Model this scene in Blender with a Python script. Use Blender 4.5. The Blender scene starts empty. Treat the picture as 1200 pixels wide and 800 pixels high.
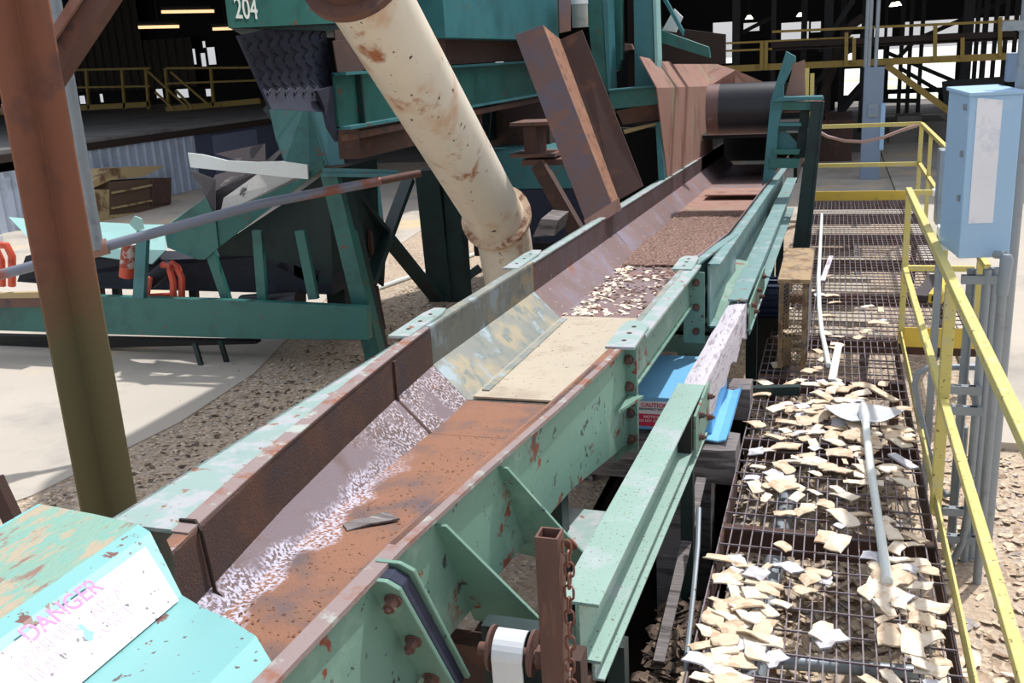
import bpy, bmesh, math, random
from mathutils import Vector as V, Matrix
random.seed(7)
COL = bpy.context.scene.collection
PI = math.pi
# ------------------------------------------------------------ measured camera (1200x800 frame)
F = 1145.0; H = 2.2
def _n(v): return v.normalized()
_y = _n(V((383, -351, F))); _d = _n(V((223, 3978, F))); _d = _n(_d - _y*_d.dot(_y))
_z = -_d; _x = _d.cross(_y)
if _x[0] < 0: _x = -_x
CAM = V((0, 0, H))
def ray(px, py):
    c = V((px-600, py-400, F)); return V((_x.dot(c), _y.dot(c), _z.dot(c)))
# turn a measured point of the photograph into a point of the place, once the plane it lies in is known
def PX(px, py, x): r = ray(px, py); return CAM + r*(x/r.x)
def PY(px, py, y): r = ray(px, py); return CAM + r*(y/r.y)
def PZ(px, py, z): r = ray(px, py); return CAM + r*((z-H)/r.z)
def PP(px, py, p, n): r = ray(px, py); return CAM + r*((p-CAM).dot(n)/r.dot(n))

# ------------------------------------------------------------ materials
def lin(c):
    o = []
    for v in c:
        v /= 255.0
        o.append(v/12.92 if v <= .04045 else ((v+.055)/1.055)**2.4)
    return (*o, 1)
def mat(name, col, layers=(), rough=.6, metal=0, bump=0, bscale=40, var=.12, vscale=3, stretch=(1,1,1)):
    """layers: (colour, noise scale, threshold, softness, detail)"""
    m = bpy.data.materials.new(name); m.use_nodes = True
    nt = m.node_tree; N = nt.nodes; L = nt.links
    b = N['Principled BSDF']; b.inputs['Roughness'].default_value = rough; b.inputs['Metallic'].default_value = metal
    tc = N.new('ShaderNodeTexCoord'); mp = N.new('ShaderNodeMapping'); mp.inputs['Scale'].default_value = stretch
    L.new(tc.outputs['Object'], mp.inputs[0]); vec = mp.outputs[0]
    def noise(s, d=6, r=.6):
        n = N.new('ShaderNodeTexNoise'); n.inputs['Scale'].default_value = s; n.inputs['Detail'].default_value = d
        n.inputs['Roughness'].default_value = r; L.new(vec, n.inputs['Vector']); return n.outputs['Fac']
    c = lin(col)
    mx = N.new('ShaderNodeMix'); mx.data_type = 'RGBA'
    mx.inputs[6].default_value = tuple(v*(1-var) for v in c[:3])+(1,); mx.inputs[7].default_value = tuple(min(1, v*(1+var)) for v in c[:3])+(1,)
    L.new(noise(vscale), mx.inputs[0]); out = mx.outputs[2]
    for k, (lc, s, th, so, de) in enumerate(layers):
        r = N.new('ShaderNodeMapRange'); r.inputs['From Min'].default_value = th; r.inputs['From Max'].default_value = th+so
        L.new(noise(s, de, .62), r.inputs['Value'])
        m2 = N.new('ShaderNodeMix'); m2.data_type = 'RGBA'; L.new(r.outputs[0], m2.inputs[0]); L.new(out, m2.inputs[6]); m2.inputs[7].default_value = lin(lc)
        out = m2.outputs[2]
    L.new(out, b.inputs['Base Color'])
    if bump:
        bp = N.new('ShaderNodeBump'); bp.inputs['Strength'].default_value = bump; bp.inputs['Distance'].default_value = .01
        L.new(noise(bscale), bp.inputs['Height']); L.new(bp.outputs[0], b.inputs['Normal'])
    return m
RB = (112, 66, 52)
M = {}
M['green'] = mat('green_paint_worn', (112,148,134), [((128,66,48), 4.5, .60, .02, 6), ((62,72,76), 17, .645, .02, 3), ((146,172,158), 3, .54, .15, 6)], .5, 0, .1, 60)
M['green_top'] = mat('green_paint_scuffed_top', (146,170,166), [((172,176,180), 9, .48, .1, 8), ((142,98,80), 14, .61, .03, 6)], .5, 0, .15, 60)
M['green_beam'] = mat('green_paint_beam', (142,172,162), [((166,178,180), 4, .52, .15, 8), ((110,104,84), 70, .62, .03, 3)], .5, 0, .1, 80)
M['hood'] = mat('turquoise_paint_chipped', (128,184,184), [((96,84,84), 30, .655, .01, 3), ((120,84,78), 7, .64, .01, 6)], .45, 0, .08, 60, var=.04)
M['hood_top'] = mat('turquoise_paint_weathered', (132,168,152), [((172,160,138), 9, .5, .06, 8), ((140,112,100), 12, .555, .05, 8), ((124,168,156), 25, .53, .05, 4)], .7, 0, .5, 50, stretch=(1.6,.5,1))
M['teal'] = mat('teal_machine_paint', (44,104,98), [((30,80,76), 2.5, .5, .2, 6), ((100,74,62), 9, .64, .02, 5)], .45, 0, .05, 40)
M['teal_blue'] = mat('teal_blue_paint', (58,118,124), [((44,98,104), 2, .5, .2, 6), ((110,84,70), 9, .65, .02, 5)], .45)
M['teal_dark'] = mat('dark_teal_paint', (18,46,46), [((12,28,30), 3, .5, .15, 6)], .55)
M['sunlit_cyan'] = mat('sunlit_cyan_sheet', (146,190,186), [((120,160,156), 3, .6, .2, 6)], .5)  # lightened teal, sunlight painted into the cover sheet colour
M['rust'] = mat('brown_rust', (106,78,70), [((132,92,72), 3, .5, .2, 8), ((80,68,72), 6, .54, .1, 8)], .8, .1, .3, 90)
M['rust_dark'] = mat('dark_rust', (74,54,48), [((102,68,52), 4, .54, .15, 8)], .85, 0, .3, 80)
M['rust_orange'] = mat('orange_rust', (140,100,78), [((158,118,92), 5, .5, .2, 9), ((112,76,60), 14, .53, .1, 9)], .9, 0, .7, 120)
M['rust_edge'] = mat('rusty_lilac_lip', (142,126,124), [((140,94,76), 6, .54, .08, 8), ((168,176,170), 8, .55, .08, 8)], .7, 0, .2, 80)
M['rust_col'] = mat('column_rust_and_lichen', (140,92,70), [((108,76,68), 3, .5, .2, 8)], .8, .1, .3, 90)
M['rust_pink'] = mat('pink_rust_sheet', (156,120,108), [((150,136,114), 2.2, .52, .15, 6), ((134,96,84), 4, .53, .12, 8)], .6, .1, .15, 60, stretch=(1,1,.35))
M['rust_mauve'] = mat('mauve_rust_plate', (112,88,84), [((100,92,104), 4, .48, .15, 8), ((130,92,76), 5, .55, .15, 8)], .65, .15, .2, 60)
M['galv'] = mat('worn_galvanised_liner', (146,150,144), [((176,166,142), 3, .5, .12, 8), ((128,138,134), 10, .5, .1, 8), ((168,184,192), 5, .56, .08, 8)], .5, .2, .15, 70)
M['tan'] = mat('tan_worn_floor_plate', (182,172,154), [((162,148,130), 4, .52, .2, 8), ((110,90,76), 30, .645, .03, 3)], .7, 0, .15, 60)
M['cream'] = mat('cream_pipe_paint', (232,224,206), [((220,190,160), 2.6, .55, .12, 8), ((172,110,72), 3.4, .585, .09, 10), ((78,56,46), 16, .655, .02, 6)], .4, 0, .05, 40, stretch=(1,1,.5))
M['cream_rust'] = mat('cream_collar_rust', (214,190,164), [((150,110,88), 9, .5, .1, 8)], .6)
M['yellow'] = mat('yellow_rail_paint', (206,194,116), [((196,188,142), 12, .54, .1, 8), ((130,116,70), 40, .64, .02, 3)], .5, 0, .1, 80)
M['yellow_toe'] = mat('yellow_toe_paint', (214,186,76), [((184,160,84), 8, .6, .1, 6)], .5)
M['yellow_far'] = mat('yellow_walkway_paint', (158,132,62), [((120,98,50), 4, .57, .15, 6)], .6)
M['grate'] = mat('rusted_grating_wire', (126,118,124), [((96,74,70), 14, .52, .1, 6)], .6, .3)
M['pale_blue'] = mat('pale_blue_enamel', (160,196,228), [((184,208,226), 3, .56, .2, 6)], .45, var=.04)
M['sky_blue'] = mat('sky_blue_paint', (120,188,232), [((150,210,236), 3, .55, .2, 6)], .4)
M['white_patch'] = mat('faded_white_panel', (232,236,244), [((212,218,232), 8, .56, .1, 6)], .5)
M['sign_white'] = mat('sign_white', (228,228,230), [((104,96,110), 34, .655, .008, 2), ((110,180,175), 13, .66, .01, 4)], .4, var=.01)
M['sign_pink'] = mat('faded_pink_lettering', (208,124,186), [((240,220,238), 60, .6, .05, 3)], .5)
M['sign_faint'] = mat('very_faint_lettering', (192,170,188), [((236,232,236), 50, .54, .05, 3)], .5)
M['teal_patch'] = mat('darker_turquoise_patch', (100,158,154), [((226,230,228), 9, .6, .03, 5), ((120,80,76), 10, .64, .02, 4)], .5)
M['grey_metal'] = mat('grey_galvanised_conduit', (146,156,164), [((120,128,134), 8, .55, .2, 6)], .45, .3)
M['pipe_grey'] = mat('grey_pipe', (128,134,148), [((150,96,82), 1.6, .54, .06, 8)], .5, .2)
M['white_metal'] = mat('pale_aluminium', (224,228,232), [((198,206,212), 6, .56, .2, 6)], .35, .15)
M['white_plastic'] = mat('white_plastic', (226,234,232), [((200,200,190), 10, .65, .1, 5)], .45)
M['wood_grey'] = mat('weathered_grey_timber', (128,122,122), [((84,78,78), 8, .5, .1, 9), ((166,160,160), 14, .58, .1, 8)], .9, 0, .8, 30, stretch=(.25,2,2))
M['plank'] = mat('lilac_weathered_plank', (200,196,206), [((160,152,162), 14, .54, .06, 9), ((116,108,112), 40, .62, .03, 4)], .9, 0, .5, 60, stretch=(2,.3,2))
M['wood_yellow'] = mat('yellow_wood_frame', (162,138,104), [((122,96,70), 7, .5, .1, 8), ((110,102,96), 12, .55, .08, 6)], .8, 0, .3, 60)
M['chip_a'] = mat('pale_wood_chip', (234,221,203), [((214,194,168), 30, .52, .1, 6)], .8, 0, .2, 90)
M['chip_b'] = mat('tan_wood_chip', (220,200,174), [((192,166,138), 30, .52, .1, 6)], .8, 0, .2, 90)
M['chip_c'] = mat('grey_wood_chip', (206,206,214), [((176,172,176), 30, .55, .1, 6)], .8)
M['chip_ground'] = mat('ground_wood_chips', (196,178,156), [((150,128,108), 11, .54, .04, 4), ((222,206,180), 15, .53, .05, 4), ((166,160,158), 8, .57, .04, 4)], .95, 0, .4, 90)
M['fines'] = mat('brown_wood_fines', (128,98,88), [((178,154,136), 60, .54, .04, 4), ((92,68,62), 40, .5, .06, 4)], .95, 0, .8, 120)
M['black_rubber'] = mat('black_rubber', (30,34,46), [((44,48,64), 5, .5, .2, 6)], .7)
M['blue_rubber'] = mat('blue_black_belt', (44,50,70), [((32,34,50), 4, .5, .2, 6)], .85, 0, .1, 50)
M['belt_grey'] = mat('dusty_grey_belt', (170,168,164), [((60,56,58), 4, .58, .06, 7)], .8)
M['belt_dark'] = mat('dusty_dark_belt', (66,60,62), [((120,114,112), 5, .6, .1, 7)], .8)
M['dark'] = mat('dark_steel', (26,26,26), (), .7)
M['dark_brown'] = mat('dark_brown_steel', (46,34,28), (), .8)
M['near_black'] = mat('black_void_steel', (14,13,13), (), .9)  # near black; paints the shade of the tower plates and the trough end
M['orange'] = mat('orange_idler_paint', (206,84,60), [((170,62,46), 6, .55, .1, 5)], .45)
M['red_cream'] = mat('worn_idler_roller', (190,180,176), [((150,60,44), 9, .5, .05, 5)], .5)
M['corr'] = mat('galvanised_corrugated_wall', (176,188,206), [((150,160,176), 1.5, .5, .2, 5), ((160,120,90), 1.2, .7, .05, 5)], .5, .1)
M['grey_wall'] = mat('blue_grey_wall', (78,84,104), (), .7)
M['grey_door'] = mat('blue_grey_door', (108,116,140), (), .6)
M['beige_wall'] = mat('beige_grey_board', (150,148,140), (), .8)
M['bench'] = mat('yellow_brown_plywood', (172,152,112), [((110,84,60), 1.6, .56, .08, 6)], .8)
M['bench_in'] = mat('dark_brown_plywood', (92,72,58), (), .9)
M['concrete'] = mat('pale_concrete', (186,178,166), [((206,186,150), .5, .56, .1, 5), ((160,155,148), .7, .52, .15, 9)], .9, 0, .2, 14, vscale=1)
M['concrete_dark'] = mat('grey_concrete', (120,116,112), [((90,84,80), .6, .5, .2, 8)], .9)
M['far_brown'] = mat('dark_corrugated_cladding', (60,54,46), (), .8)
M['far_white'] = mat('sunlit_pale_sheeting', (240,240,244), (), .8)
M['platform_grey'] = mat('weathered_grey_platform', (120,118,116), [((96,94,92), .8, .5, .1, 8)], .9)
M['dark_chip'] = mat('dark_wood_chips', (104,88,76), [((70,58,50), 11, .52, .04, 4), ((136,118,100), 15, .57, .05, 4)], .95)  # a darker brown than the other ground chips
M['far_ground'] = mat('bright_far_yard', (214,216,212), [((180,200,150), .15, .55, .08, 4)], .9)
M['far_liner'] = mat('lilac_rusty_far_liner', (128,108,108), [((138,128,140), 2, .46, .2, 6), ((140,100,86), 3, .54, .15, 6), ((172,164,156), 26, .63, .05, 4)], .55, .1, .2, 60)
M['blue_green'] = mat('blue_green_weathered_paint', (116,150,150), [((150,168,172), 5, .52, .12, 8), ((132,96,80), 12, .62, .03, 6)], .5, 0, .1, 60)
M['foliage'] = mat('bright_far_foliage', (150,190,90), [((220,230,190), .6, .5, .1, 6)], .9)
M['panel_grey'] = mat('blue_grey_panel', (128,146,168), (), .5)
M['drum'] = mat('black_lagged_drum', (24,26,34), (), .35)
M['drum_rust'] = mat('drum_rust_band', (104,76,72), [((140,134,134), 5, .56, .1, 6)], .5, .2)
M['motor'] = mat('dark_blue_motor', (34,50,84), (), .5)
M['red'] = mat('red_button', (200,30,60), (), .4); M['green_button'] = mat('green_button', (20,110,90), (), .4)
M['red_label'] = mat('red_label', (214,40,84), (), .5)
M['tube_rust'] = mat('rusty_square_tube', (108,78,68), [((90,66,60), 5, .5, .2, 7), ((132,98,82), 8, .56, .1, 7)], .75, .1, .2, 80, stretch=(2,2,.3))
M['chain'] = mat('rusty_chain', (124,88,78), [((186,170,164), 14, .58, .08, 5)], .5, .5)
M['chalk'] = mat('white_chalk_marks', (225,235,230), (), .8)
M['hose'] = mat('pinkish_cable', (170,140,134), (), .6)
def emis(name, col, s):
    m = bpy.data.materials.new(name); m.use_nodes = True; b = m.node_tree.nodes['Principled BSDF']
    b.inputs['Base Color'].default_value = lin(col); b.inputs['Emission Color'].default_value = lin(col); b.inputs['Emission Strength'].default_value = s; return m
M['lamp'] = emis('warm_tube_lamp', (255,214,160), 1.2)
M['lamp_white'] = emis('small_white_lamp', (255,250,220), 4)

# special: near trough liner, rust with a white lime streak lying along the foot of the left slope
def liner_mat():
    m = mat('rusty_liner_with_lime_streak', (108,88,82), [((128,96,80), 4, .5, .16, 9), ((98,88,92), 5, .52, .12, 8)], .85, 0, .5, 110)
    nt = m.node_tree; N = nt.nodes; L = nt.links; b = N['Principled BSDF']
    prev = b.inputs['Base Color'].links[0].from_socket
    tc = N.new('ShaderNodeTexCoord'); sp = N.new('ShaderNodeSeparateXYZ'); L.new(tc.outputs['Object'], sp.inputs[0])
    n = N.new('ShaderNodeTexNoise'); n.inputs['Scale'].default_value = 5; n.inputs['Detail'].default_value = 8; L.new(tc.outputs['Object'], n.inputs['Vector'])
    n2 = N.new('ShaderNodeTexNoise'); n2.inputs['Scale'].default_value = 80; n2.inputs['Detail'].default_value = 5; L.new(tc.outputs['Object'], n2.inputs['Vector'])
    def math_(op, a, bb=None, c=None):
        k = N.new('ShaderNodeMath'); k.operation = op
        for i, v in enumerate((a, bb, c)):
            if v is None: continue
            if isinstance(v, (int, float)): k.inputs[i].default_value = v
            else: L.new(v, k.inputs[i])
        return k.outputs[0]
    def mixc(fac, col):
        nonlocal prev
        k = N.new('ShaderNodeMix'); k.data_type = 'RGBA'; L.new(fac, k.inputs[0]); L.new(prev, k.inputs[6]); k.inputs[7].default_value = lin(col); prev = k.outputs[2]
    def mr(v, a, bb):
        k = N.new('ShaderNodeMapRange'); k.inputs['From Min'].default_value = a; k.inputs['From Max'].default_value = bb; L.new(v, k.inputs['Value']); return k.outputs[0]
    geo = N.new('ShaderNodeNewGeometry'); sn = N.new('ShaderNodeSeparateXYZ'); L.new(geo.outputs['Normal'], sn.inputs[0])
    # lilac-grey bare slope
    slope = math_('MULTIPLY', mr(sn.outputs['Z'], .2, .4), mr(sn.outputs['Z'], .985, .96))
    mixc(math_('MULTIPLY', slope, mr(n.outputs['Fac'], .60, .46)), (124,112,118))
    # orange floor
    mixc(math_('MULTIPLY', mr(sn.outputs['Z'], .985, .995), mr(n.outputs['Fac'], .75, .45)), (146,104,82))
    # distance from the streak line  x = -1.56 - .07*(y-2)
    line = math_('ADD', math_('MULTIPLY', sp.outputs['Y'], .075), math_('ADD', sp.outputs['X'], LIME))
    w = math_('ADD', line, math_('MULTIPLY', math_('SUBTRACT', n.outputs['Fac'], .5), .22))
    band = math_('MULTIPLY', mr(math_('ABSOLUTE', w), .07, .035), mr(sn.outputs['Z'], .5, .6))
    yfade = mr(sp.outputs['Y'], -2.45, -3.0)
    f = math_('MULTIPLY', math_('MULTIPLY', band, yfade), mr(n2.outputs['Fac'], .45, .55))
    mixc(f, (194,192,210))
    up = math_('MULTIPLY', math_('MULTIPLY', slope, mr(sp.outputs['Y'], -2.9, -2.4)), math_('MULTIPLY', mr(n2.outputs['Fac'], .50, .58), mr(n.outputs['Fac'], .44, .52)))
    mixc(up, (190,184,194))
    L.new(prev, b.inputs['Base Color'])
    return m
LIME = .465
M['liner'] = liner_mat()
# the left column: rust above, lichen-green below
def col_mat():
    m = M['rust_col']; nt = m.node_tree; N = nt.nodes; L = nt.links; b = N['Principled BSDF']
    prev = b.inputs['Base Color'].links[0].from_socket
    tc = N.new('ShaderNodeTexCoord'); sp = N.new('ShaderNodeSeparateXYZ'); L.new(tc.outputs['Object'], sp.inputs[0])
    n = N.new('ShaderNodeTexNoise'); n.inputs['Scale'].default_value = 3; L.new(tc.outputs['Object'], n.inputs['Vector'])
    a = N.new('ShaderNodeMath'); a.operation = 'ADD'; L.new(sp.outputs['Z'], a.inputs[0]); L.new(n.outputs['Fac'], a.inputs[1])
    r = N.new('ShaderNodeMapRange'); r.inputs['From Min'].default_value = 2.5; r.inputs['From Max'].default_value = 1.9; L.new(a.outputs[0], r.inputs['Value'])
    k = N.new('ShaderNodeMix'); k.data_type = 'RGBA'; L.new(r.outputs[0], k.inputs[0]); L.new(prev, k.inputs[6]); k.inputs[7].default_value = lin((106,100,70))
    L.new(k.outputs[2], b.inputs['Base Color'])
col_mat()
def ground_mat():
    m = bpy.data.materials.new('chip_and_gravel_ground'); m.use_nodes = True; nt = m.node_tree; N = nt.nodes; L = nt.links; b = N['Principled BSDF']
    b.inputs['Roughness'].default_value = .95
    tc = N.new('ShaderNodeTexCoord')
    vo = N.new('ShaderNodeTexVoronoi'); vo.inputs['Scale'].default_value = 42; L.new(tc.outputs['Object'], vo.inputs['Vector'])
    cr = N.new('ShaderNodeValToRGB'); e = cr.color_ramp.elements
    e[0].position = 0; e[0].color = lin((124,104,88)); e[1].position = 1; e[1].color = lin((222,204,178))
    for p, c in ((.25,(168,146,124)), (.5,(190,170,146)), (.75,(158,150,144))):
        q = cr.color_ramp.elements.new(p); q.color = lin(c)
    sep = N.new('ShaderNodeSeparateColor'); L.new(vo.outputs['Color'], sep.inputs[0]); L.new(sep.outputs[0], cr.inputs[0])
    n = N.new('ShaderNodeTexNoise'); n.inputs['Scale'].default_value = .9; n.inputs['Detail'].default_value = 8; L.new(tc.outputs['Object'], n.inputs['Vector'])
    r = N.new('ShaderNodeMapRange'); r.inputs['From Min'].default_value = .4; r.inputs['From Max'].default_value = .62; r.inputs['To Max'].default_value = .65; L.new(n.outputs['Fac'], r.inputs['Value'])
    k = N.new('ShaderNodeMix'); k.data_type = 'RGBA'; L.new(r.outputs[0], k.inputs[0]); L.new(cr.outputs[0], k.inputs[6]); k.inputs[7].default_value = lin((186,168,146))
    L.new(k.outputs[2], b.inputs['Base Color'])
    bp = N.new('ShaderNodeBump'); bp.inputs['Strength'].default_value = .5; bp.inputs['Distance'].default_value = .012; L.new(vo.outputs['Distance'], bp.inputs['Height']); L.new(bp.outputs[0], b.inputs['Normal'])
    return m
M['ground'] = ground_mat()

# ------------------------------------------------------------ mesh helpers
class MB:
    def __init__(s): s.v = []; s.f = []; s.sm = []
    def add(s, vs, fs, smooth=False):
        o = len(s.v); s.v += [V(p) for p in vs]; s.f += [tuple(o+i for i in f) for f in fs]; s.sm += [smooth]*len(fs); return s
    def prism(s, pts, off):
        n = len(pts); off = V(off); a = [V(p) for p in pts]
        return s.add(a+[p+off for p in a], [tuple(range(n)), tuple(range(2*n-1, n-1, -1))]+[(i, i+n, (i+1) % n+n, (i+1) % n) for i in range(n)])
    def box(s, a, b):
        x0, y0, z0 = a; x1, y1, z1 = b
        return s.prism([(x0,y0,z0),(x1,y0,z0),(x1,y1,z0),(x0,y1,z0)], (0,0,z1-z0))
    def bar(s, p0, p1, w, h, up=(0,0,1)):
        """rectangular bar from p0 to p1, w across, h along 'up', centred"""
        p0, p1 = V(p0), V(p1); d = (p1-p0).normalized(); r = d.cross(V(up)).normalized(); u = r.cross(d)
        q = [p0+r*(w*a)+u*(h*b) for a, b in ((-.5,-.5),(.5,-.5),(.5,.5),(-.5,.5))]
        return s.prism(q, p1-p0)
    def section(s, prof, p0, p1, right=(1,0,0), up=(0,0,1)):
        """closed 2D profile (right, up) extruded from p0 to p1"""
        r, u = V(right), V(up); q = [V(p0)+r*a+u*b for a, b in prof]
        return s.prism(q, V(p1)-V(p0))
    def tube(s, pts, r, n=12, cap=True, rs=None):
        pts = [V(p) for p in pts]; rings = []; ref = None
        for i, p in enumerate(pts):
            d = (pts[min(i+1, len(pts)-1)]-pts[max(i-1, 0)]).normalized()
            if ref is None: ref = V((0,0,1)) if abs(d.z) < .9 else V((1,0,0))
            a = d.cross(ref).normalized(); b = a.cross(d); ref = b if abs(b.dot(d)) < .9 else ref
            rr = rs[i] if rs else r
            rings.append([p+a*(rr*math.cos(2*PI*k/n))+b*(rr*math.sin(2*PI*k/n)) for k in range(n)])
        vs = [v for g in rings for v in g]; fs = []
        for i in range(len(pts)-1):
            for k in range(n): fs.append((i*n+k, i*n+(k+1) % n, (i+1)*n+(k+1) % n, (i+1)*n+k))
        s.add(vs, fs, True)
        if cap: s.add(rings[0], [tuple(range(n))]); s.add(rings[-1], [tuple(range(n))])
        return s
    def pipe(s, p0, p1, ro, ri, n=24):
        p0, p1 = V(p0), V(p1); d = (p1-p0).normalized(); a = d.orthogonal().normalized(); b = d.cross(a)
        g = [[p+a*(r*math.cos(2*PI*k/n))+b*(r*math.sin(2*PI*k/n)) for k in range(n)] for p, r in ((p0,ro),(p1,ro),(p1,ri),(p0,ri))]
        vs = [v for q in g for v in q]; fs = []
        for i in range(4):
            for k in range(n): fs.append((i*n+k, i*n+(k+1) % n, ((i+1) % 4)*n+(k+1) % n, ((i+1) % 4)*n+k))
        return s.add(vs, fs, True)
    def sheet(s, rows, t):
        """grid of points, thickened by vector t"""
        t = V(t); R = len(rows); C = len(rows[0]); vs = [V(p) for r in rows for p in r]; n = len(vs)
        fs = []
        for i in range(R-1):
            for j in range(C-1):
                a = i*C+j; fs.append((a, a+1, a+C+1, a+C)); fs.append((a+n, a+C+n, a+C+1+n, a+1+n))
        bd = [j for j in range(C)]+[i*C+C-1 for i in range(1, R)]+[(R-1)*C+j for j in range(C-2, -1, -1)]+[i*C for i in range(R-2, 0, -1)]
        for i in range(len(bd)): a, b = bd[i], bd[(i+1) % len(bd)]; fs.append((a, a+n, b+n, b))
        return s.add(vs+[v+t for v in vs], fs)
    def bolt(s, p, d, r=.018, h=.02):
        p = V(p); d = V(d).normalized(); s.tube([p, p+d*.006], r*1.35, 12); s.tube([p+d*.006, p+d*(.006+h)], r, 6); s.tube([p+d*(.006+h), p+d*(.016+h)], r*.5, 8); return s
    def build(s, name, m, parent=None, bevel=0, smooth=None):
        org = V((0,0,0))
        if parent is not None:
            q = parent
            while q is not None: org += q.location; q = q.parent
        else:
            lo = [min(v[i] for v in s.v) for i in range(3)]; hi = [max(v[i] for v in s.v) for i in range(3)]
            org = V(((lo[0]+hi[0])/2, (lo[1]+hi[1])/2, lo[2]))
        me = bpy.data.meshes.new(name); me.from_pydata([tuple(v-org) for v in s.v], [], s.f)
        me.polygons.foreach_set('use_smooth', [bool(q) if smooth is None else smooth for q in s.sm])
        bm = bmesh.new(); bm.from_mesh(me); bmesh.ops.recalc_face_normals(bm, faces=bm.faces)
        if any(s.sm):
            for e in bm.edges:
                if len(e.link_faces) == 2 and e.calc_face_angle(0) > .7: e.smooth = False
        bm.to_mesh(me); bm.free()
        me.materials.append(M[m] if isinstance(m, str) else m)
        o = bpy.data.objects.new(name, me); COL.objects.link(o)
        if parent is not None: o.parent = parent
        else: o.location = org
        if bevel:
            b = o.modifiers.new('bevel', 'BEVEL'); b.width = bevel; b.segments = 2; b.limit_method = 'ANGLE'; b.angle_limit = .6
        return o
def tag(o, label, cat, group=None, kind=None):
    o['label'] = label; o['category'] = cat
    if group: o['group'] = group
    if kind: o['kind'] = kind
    return o
def thing(name, label, cat, loc, group=None):
    o = bpy.data.objects.new(name, None); COL.objects.link(o); o.location = V(loc); o.empty_display_size = .1
    return tag(o, label, cat, group)
def one(name, mb, m, label, cat, group=None, kind=None, bevel=0):
    return tag(mb.build(name, m, None, bevel), label, cat, group, kind)
def struct(name, mb, m, bevel=0):
    o = mb.build(name, m, None, bevel); o['kind'] = 'structure'; return o
def text_mesh(txt, size, origin, u, v, off, name, m, parent, extrude=.0006, spacing=1.0, width=None):
    cu = bpy.data.curves.new('t', 'FONT'); cu.body = txt; cu.size = size; cu.extrude = extrude; cu.space_character = spacing; cu.offset = size*.012
    ob = bpy.data.objects.new('t', cu); COL.objects.link(ob)
    dg = bpy.context.evaluated_depsgraph_get(); me = bpy.data.meshes.new_from_object(ob.evaluated_get(dg))
    mb = MB(); n = V(u).cross(V(v)).normalized()
    k_ = width/max(p.co.x for p in me.vertices) if width else 1.0
    mb.add([V(origin)+V(u)*(p.co.x*k_)+V(v)*p.co.y+n*(off+p.co.z) for p in me.vertices], [tuple(p.vertices) for p in me.polygons])
    bpy.data.objects.remove(ob); bpy.data.meshes.remove(me)
    return mb.build(name, m, parent)
GZ = -.6   # ground level; the walkway deck is z = 0

# ============================================================ SETTING
PX0, PX1, PY0, PY1 = -1.35, -.52, 2.95, 7.4
g = MB()
for x0, y0, x1, y1 in ((-60,-6,60,PY0),(-60,PY1,60,90),(-60,PY0,PX0,PY1),(PX1,PY0,60,PY1)): g.add([(x0,y0,GZ),(x1,y0,GZ),(x1,y1,GZ),(x0,y1,GZ)], [(0,1,2,3)])
struct('ground', g, 'ground')
g = MB(); g.box((PX0,PY0,-1.7),(PX1,PY1,-1.6))
for a_, b_ in (((PX0-.05,PY0,-1.6),(PX0,PY1,GZ)),((PX1,PY0,-1.6),(PX1+.05,PY1,GZ)),((PX0,PY0-.05,-1.6),(PX1,PY0,GZ)),((PX0,PY1,-1.6),(PX1,PY1+.05,GZ))): g.box(a_, b_)
struct('pit', g, 'dark_brown')
g = MB(); g.prism([(-60,3.4,GZ-.2),(-6.0,3.4,GZ-.2),(-5.35,5.0,GZ-.2),(-5.2,6.5,GZ-.2),(-5.3,7.8,GZ-.2),(-6.3,11.5,GZ-.2),(-7.2,18,GZ-.2),(-9,24,GZ-.2),(-60,24,GZ-.2)], (0,0,.212)); struct('concrete_pad', g, 'concrete')
g = MB(); g.box((1.12,7.05,GZ-.3), (30,40,GZ+.06)); struct('concrete_slab', g, 'concrete')
g = MB(); g.box((-2.2,16.5,GZ-.3), (1.1,27,GZ+.04)); struct('concrete_apron', g, 'concrete')
g = MB(); g.box((-60,27,GZ-.3), (40,60,GZ+.05)); struct('floor', g, 'concrete_dark')

# ============================================================ TROUGH CONVEYOR
def lz(y): return 1.05-.025*y
ST = [(.9,-1.60,-1.10),(1.55,-1.615,-1.088),(2.07,-1.64,-1.078),(2.6,-1.72,-1.035),(3.2,-1.785,-.975),(3.77,-1.835,-.93),(4.3,-1.875,-.90),(6.05,-1.87,-.875)]
def at_y(y):
    for a, b in zip(ST, ST[1:]):
        if a[0] <= y <= b[0]:
            t = (y-a[0])/(b[0]-a[0]); return a[1]+(b[1]-a[1])*t, a[2]+(b[2]-a[2])*t
    t = min(1, max(0, (y-6.05)/7.0)); return -1.87+.04*t, (-.875+.135*(y-6.05)/1.3 if y < 7.35 else -.738+(y-7.35)*.0163)
conv = thing('trough_conveyor', 'long worn green and rusty open trough conveyor running from lower left to the drum', 'conveyor', (-1.4,6,GZ))
def liner_rows(y):
    xl, xr = at_y(y); z = lz(y); t = max(0, min(1, (y-2)/2.1)); sl = .05+.12*t; dp = .25+.125*t
    e = .03 if y < 6.1 else .004
    return [(xl-.055,y,z),(xl,y,z),(xl,y,z-.2),(xl+sl,y,z-dp),(xr-.12,y,z-dp),(xr-.005,y,z-.18),(xr,y,z),(xr+e,y,z)]
def liner(name, ys, m, dz=0):
    rows = [[V(p)+V((0,0,dz)) for p in liner_rows(y)] for y in ys]
    if ys[0] < 2: rows[0] = [V((p.x, 1.93-(p.x+1.64)*.95, lz(1.93)+(p.z-lz(ys[0])))) for p in rows[0]]
    return MB().sheet(rows, (0,0,.012)).build(name, m, conv)
liner('liner', [1.55,2.07,2.6,3.2,3.77], M['liner'])
liner('liner', [3.765,4.0,4.305], M['liner'], .001)
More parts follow.
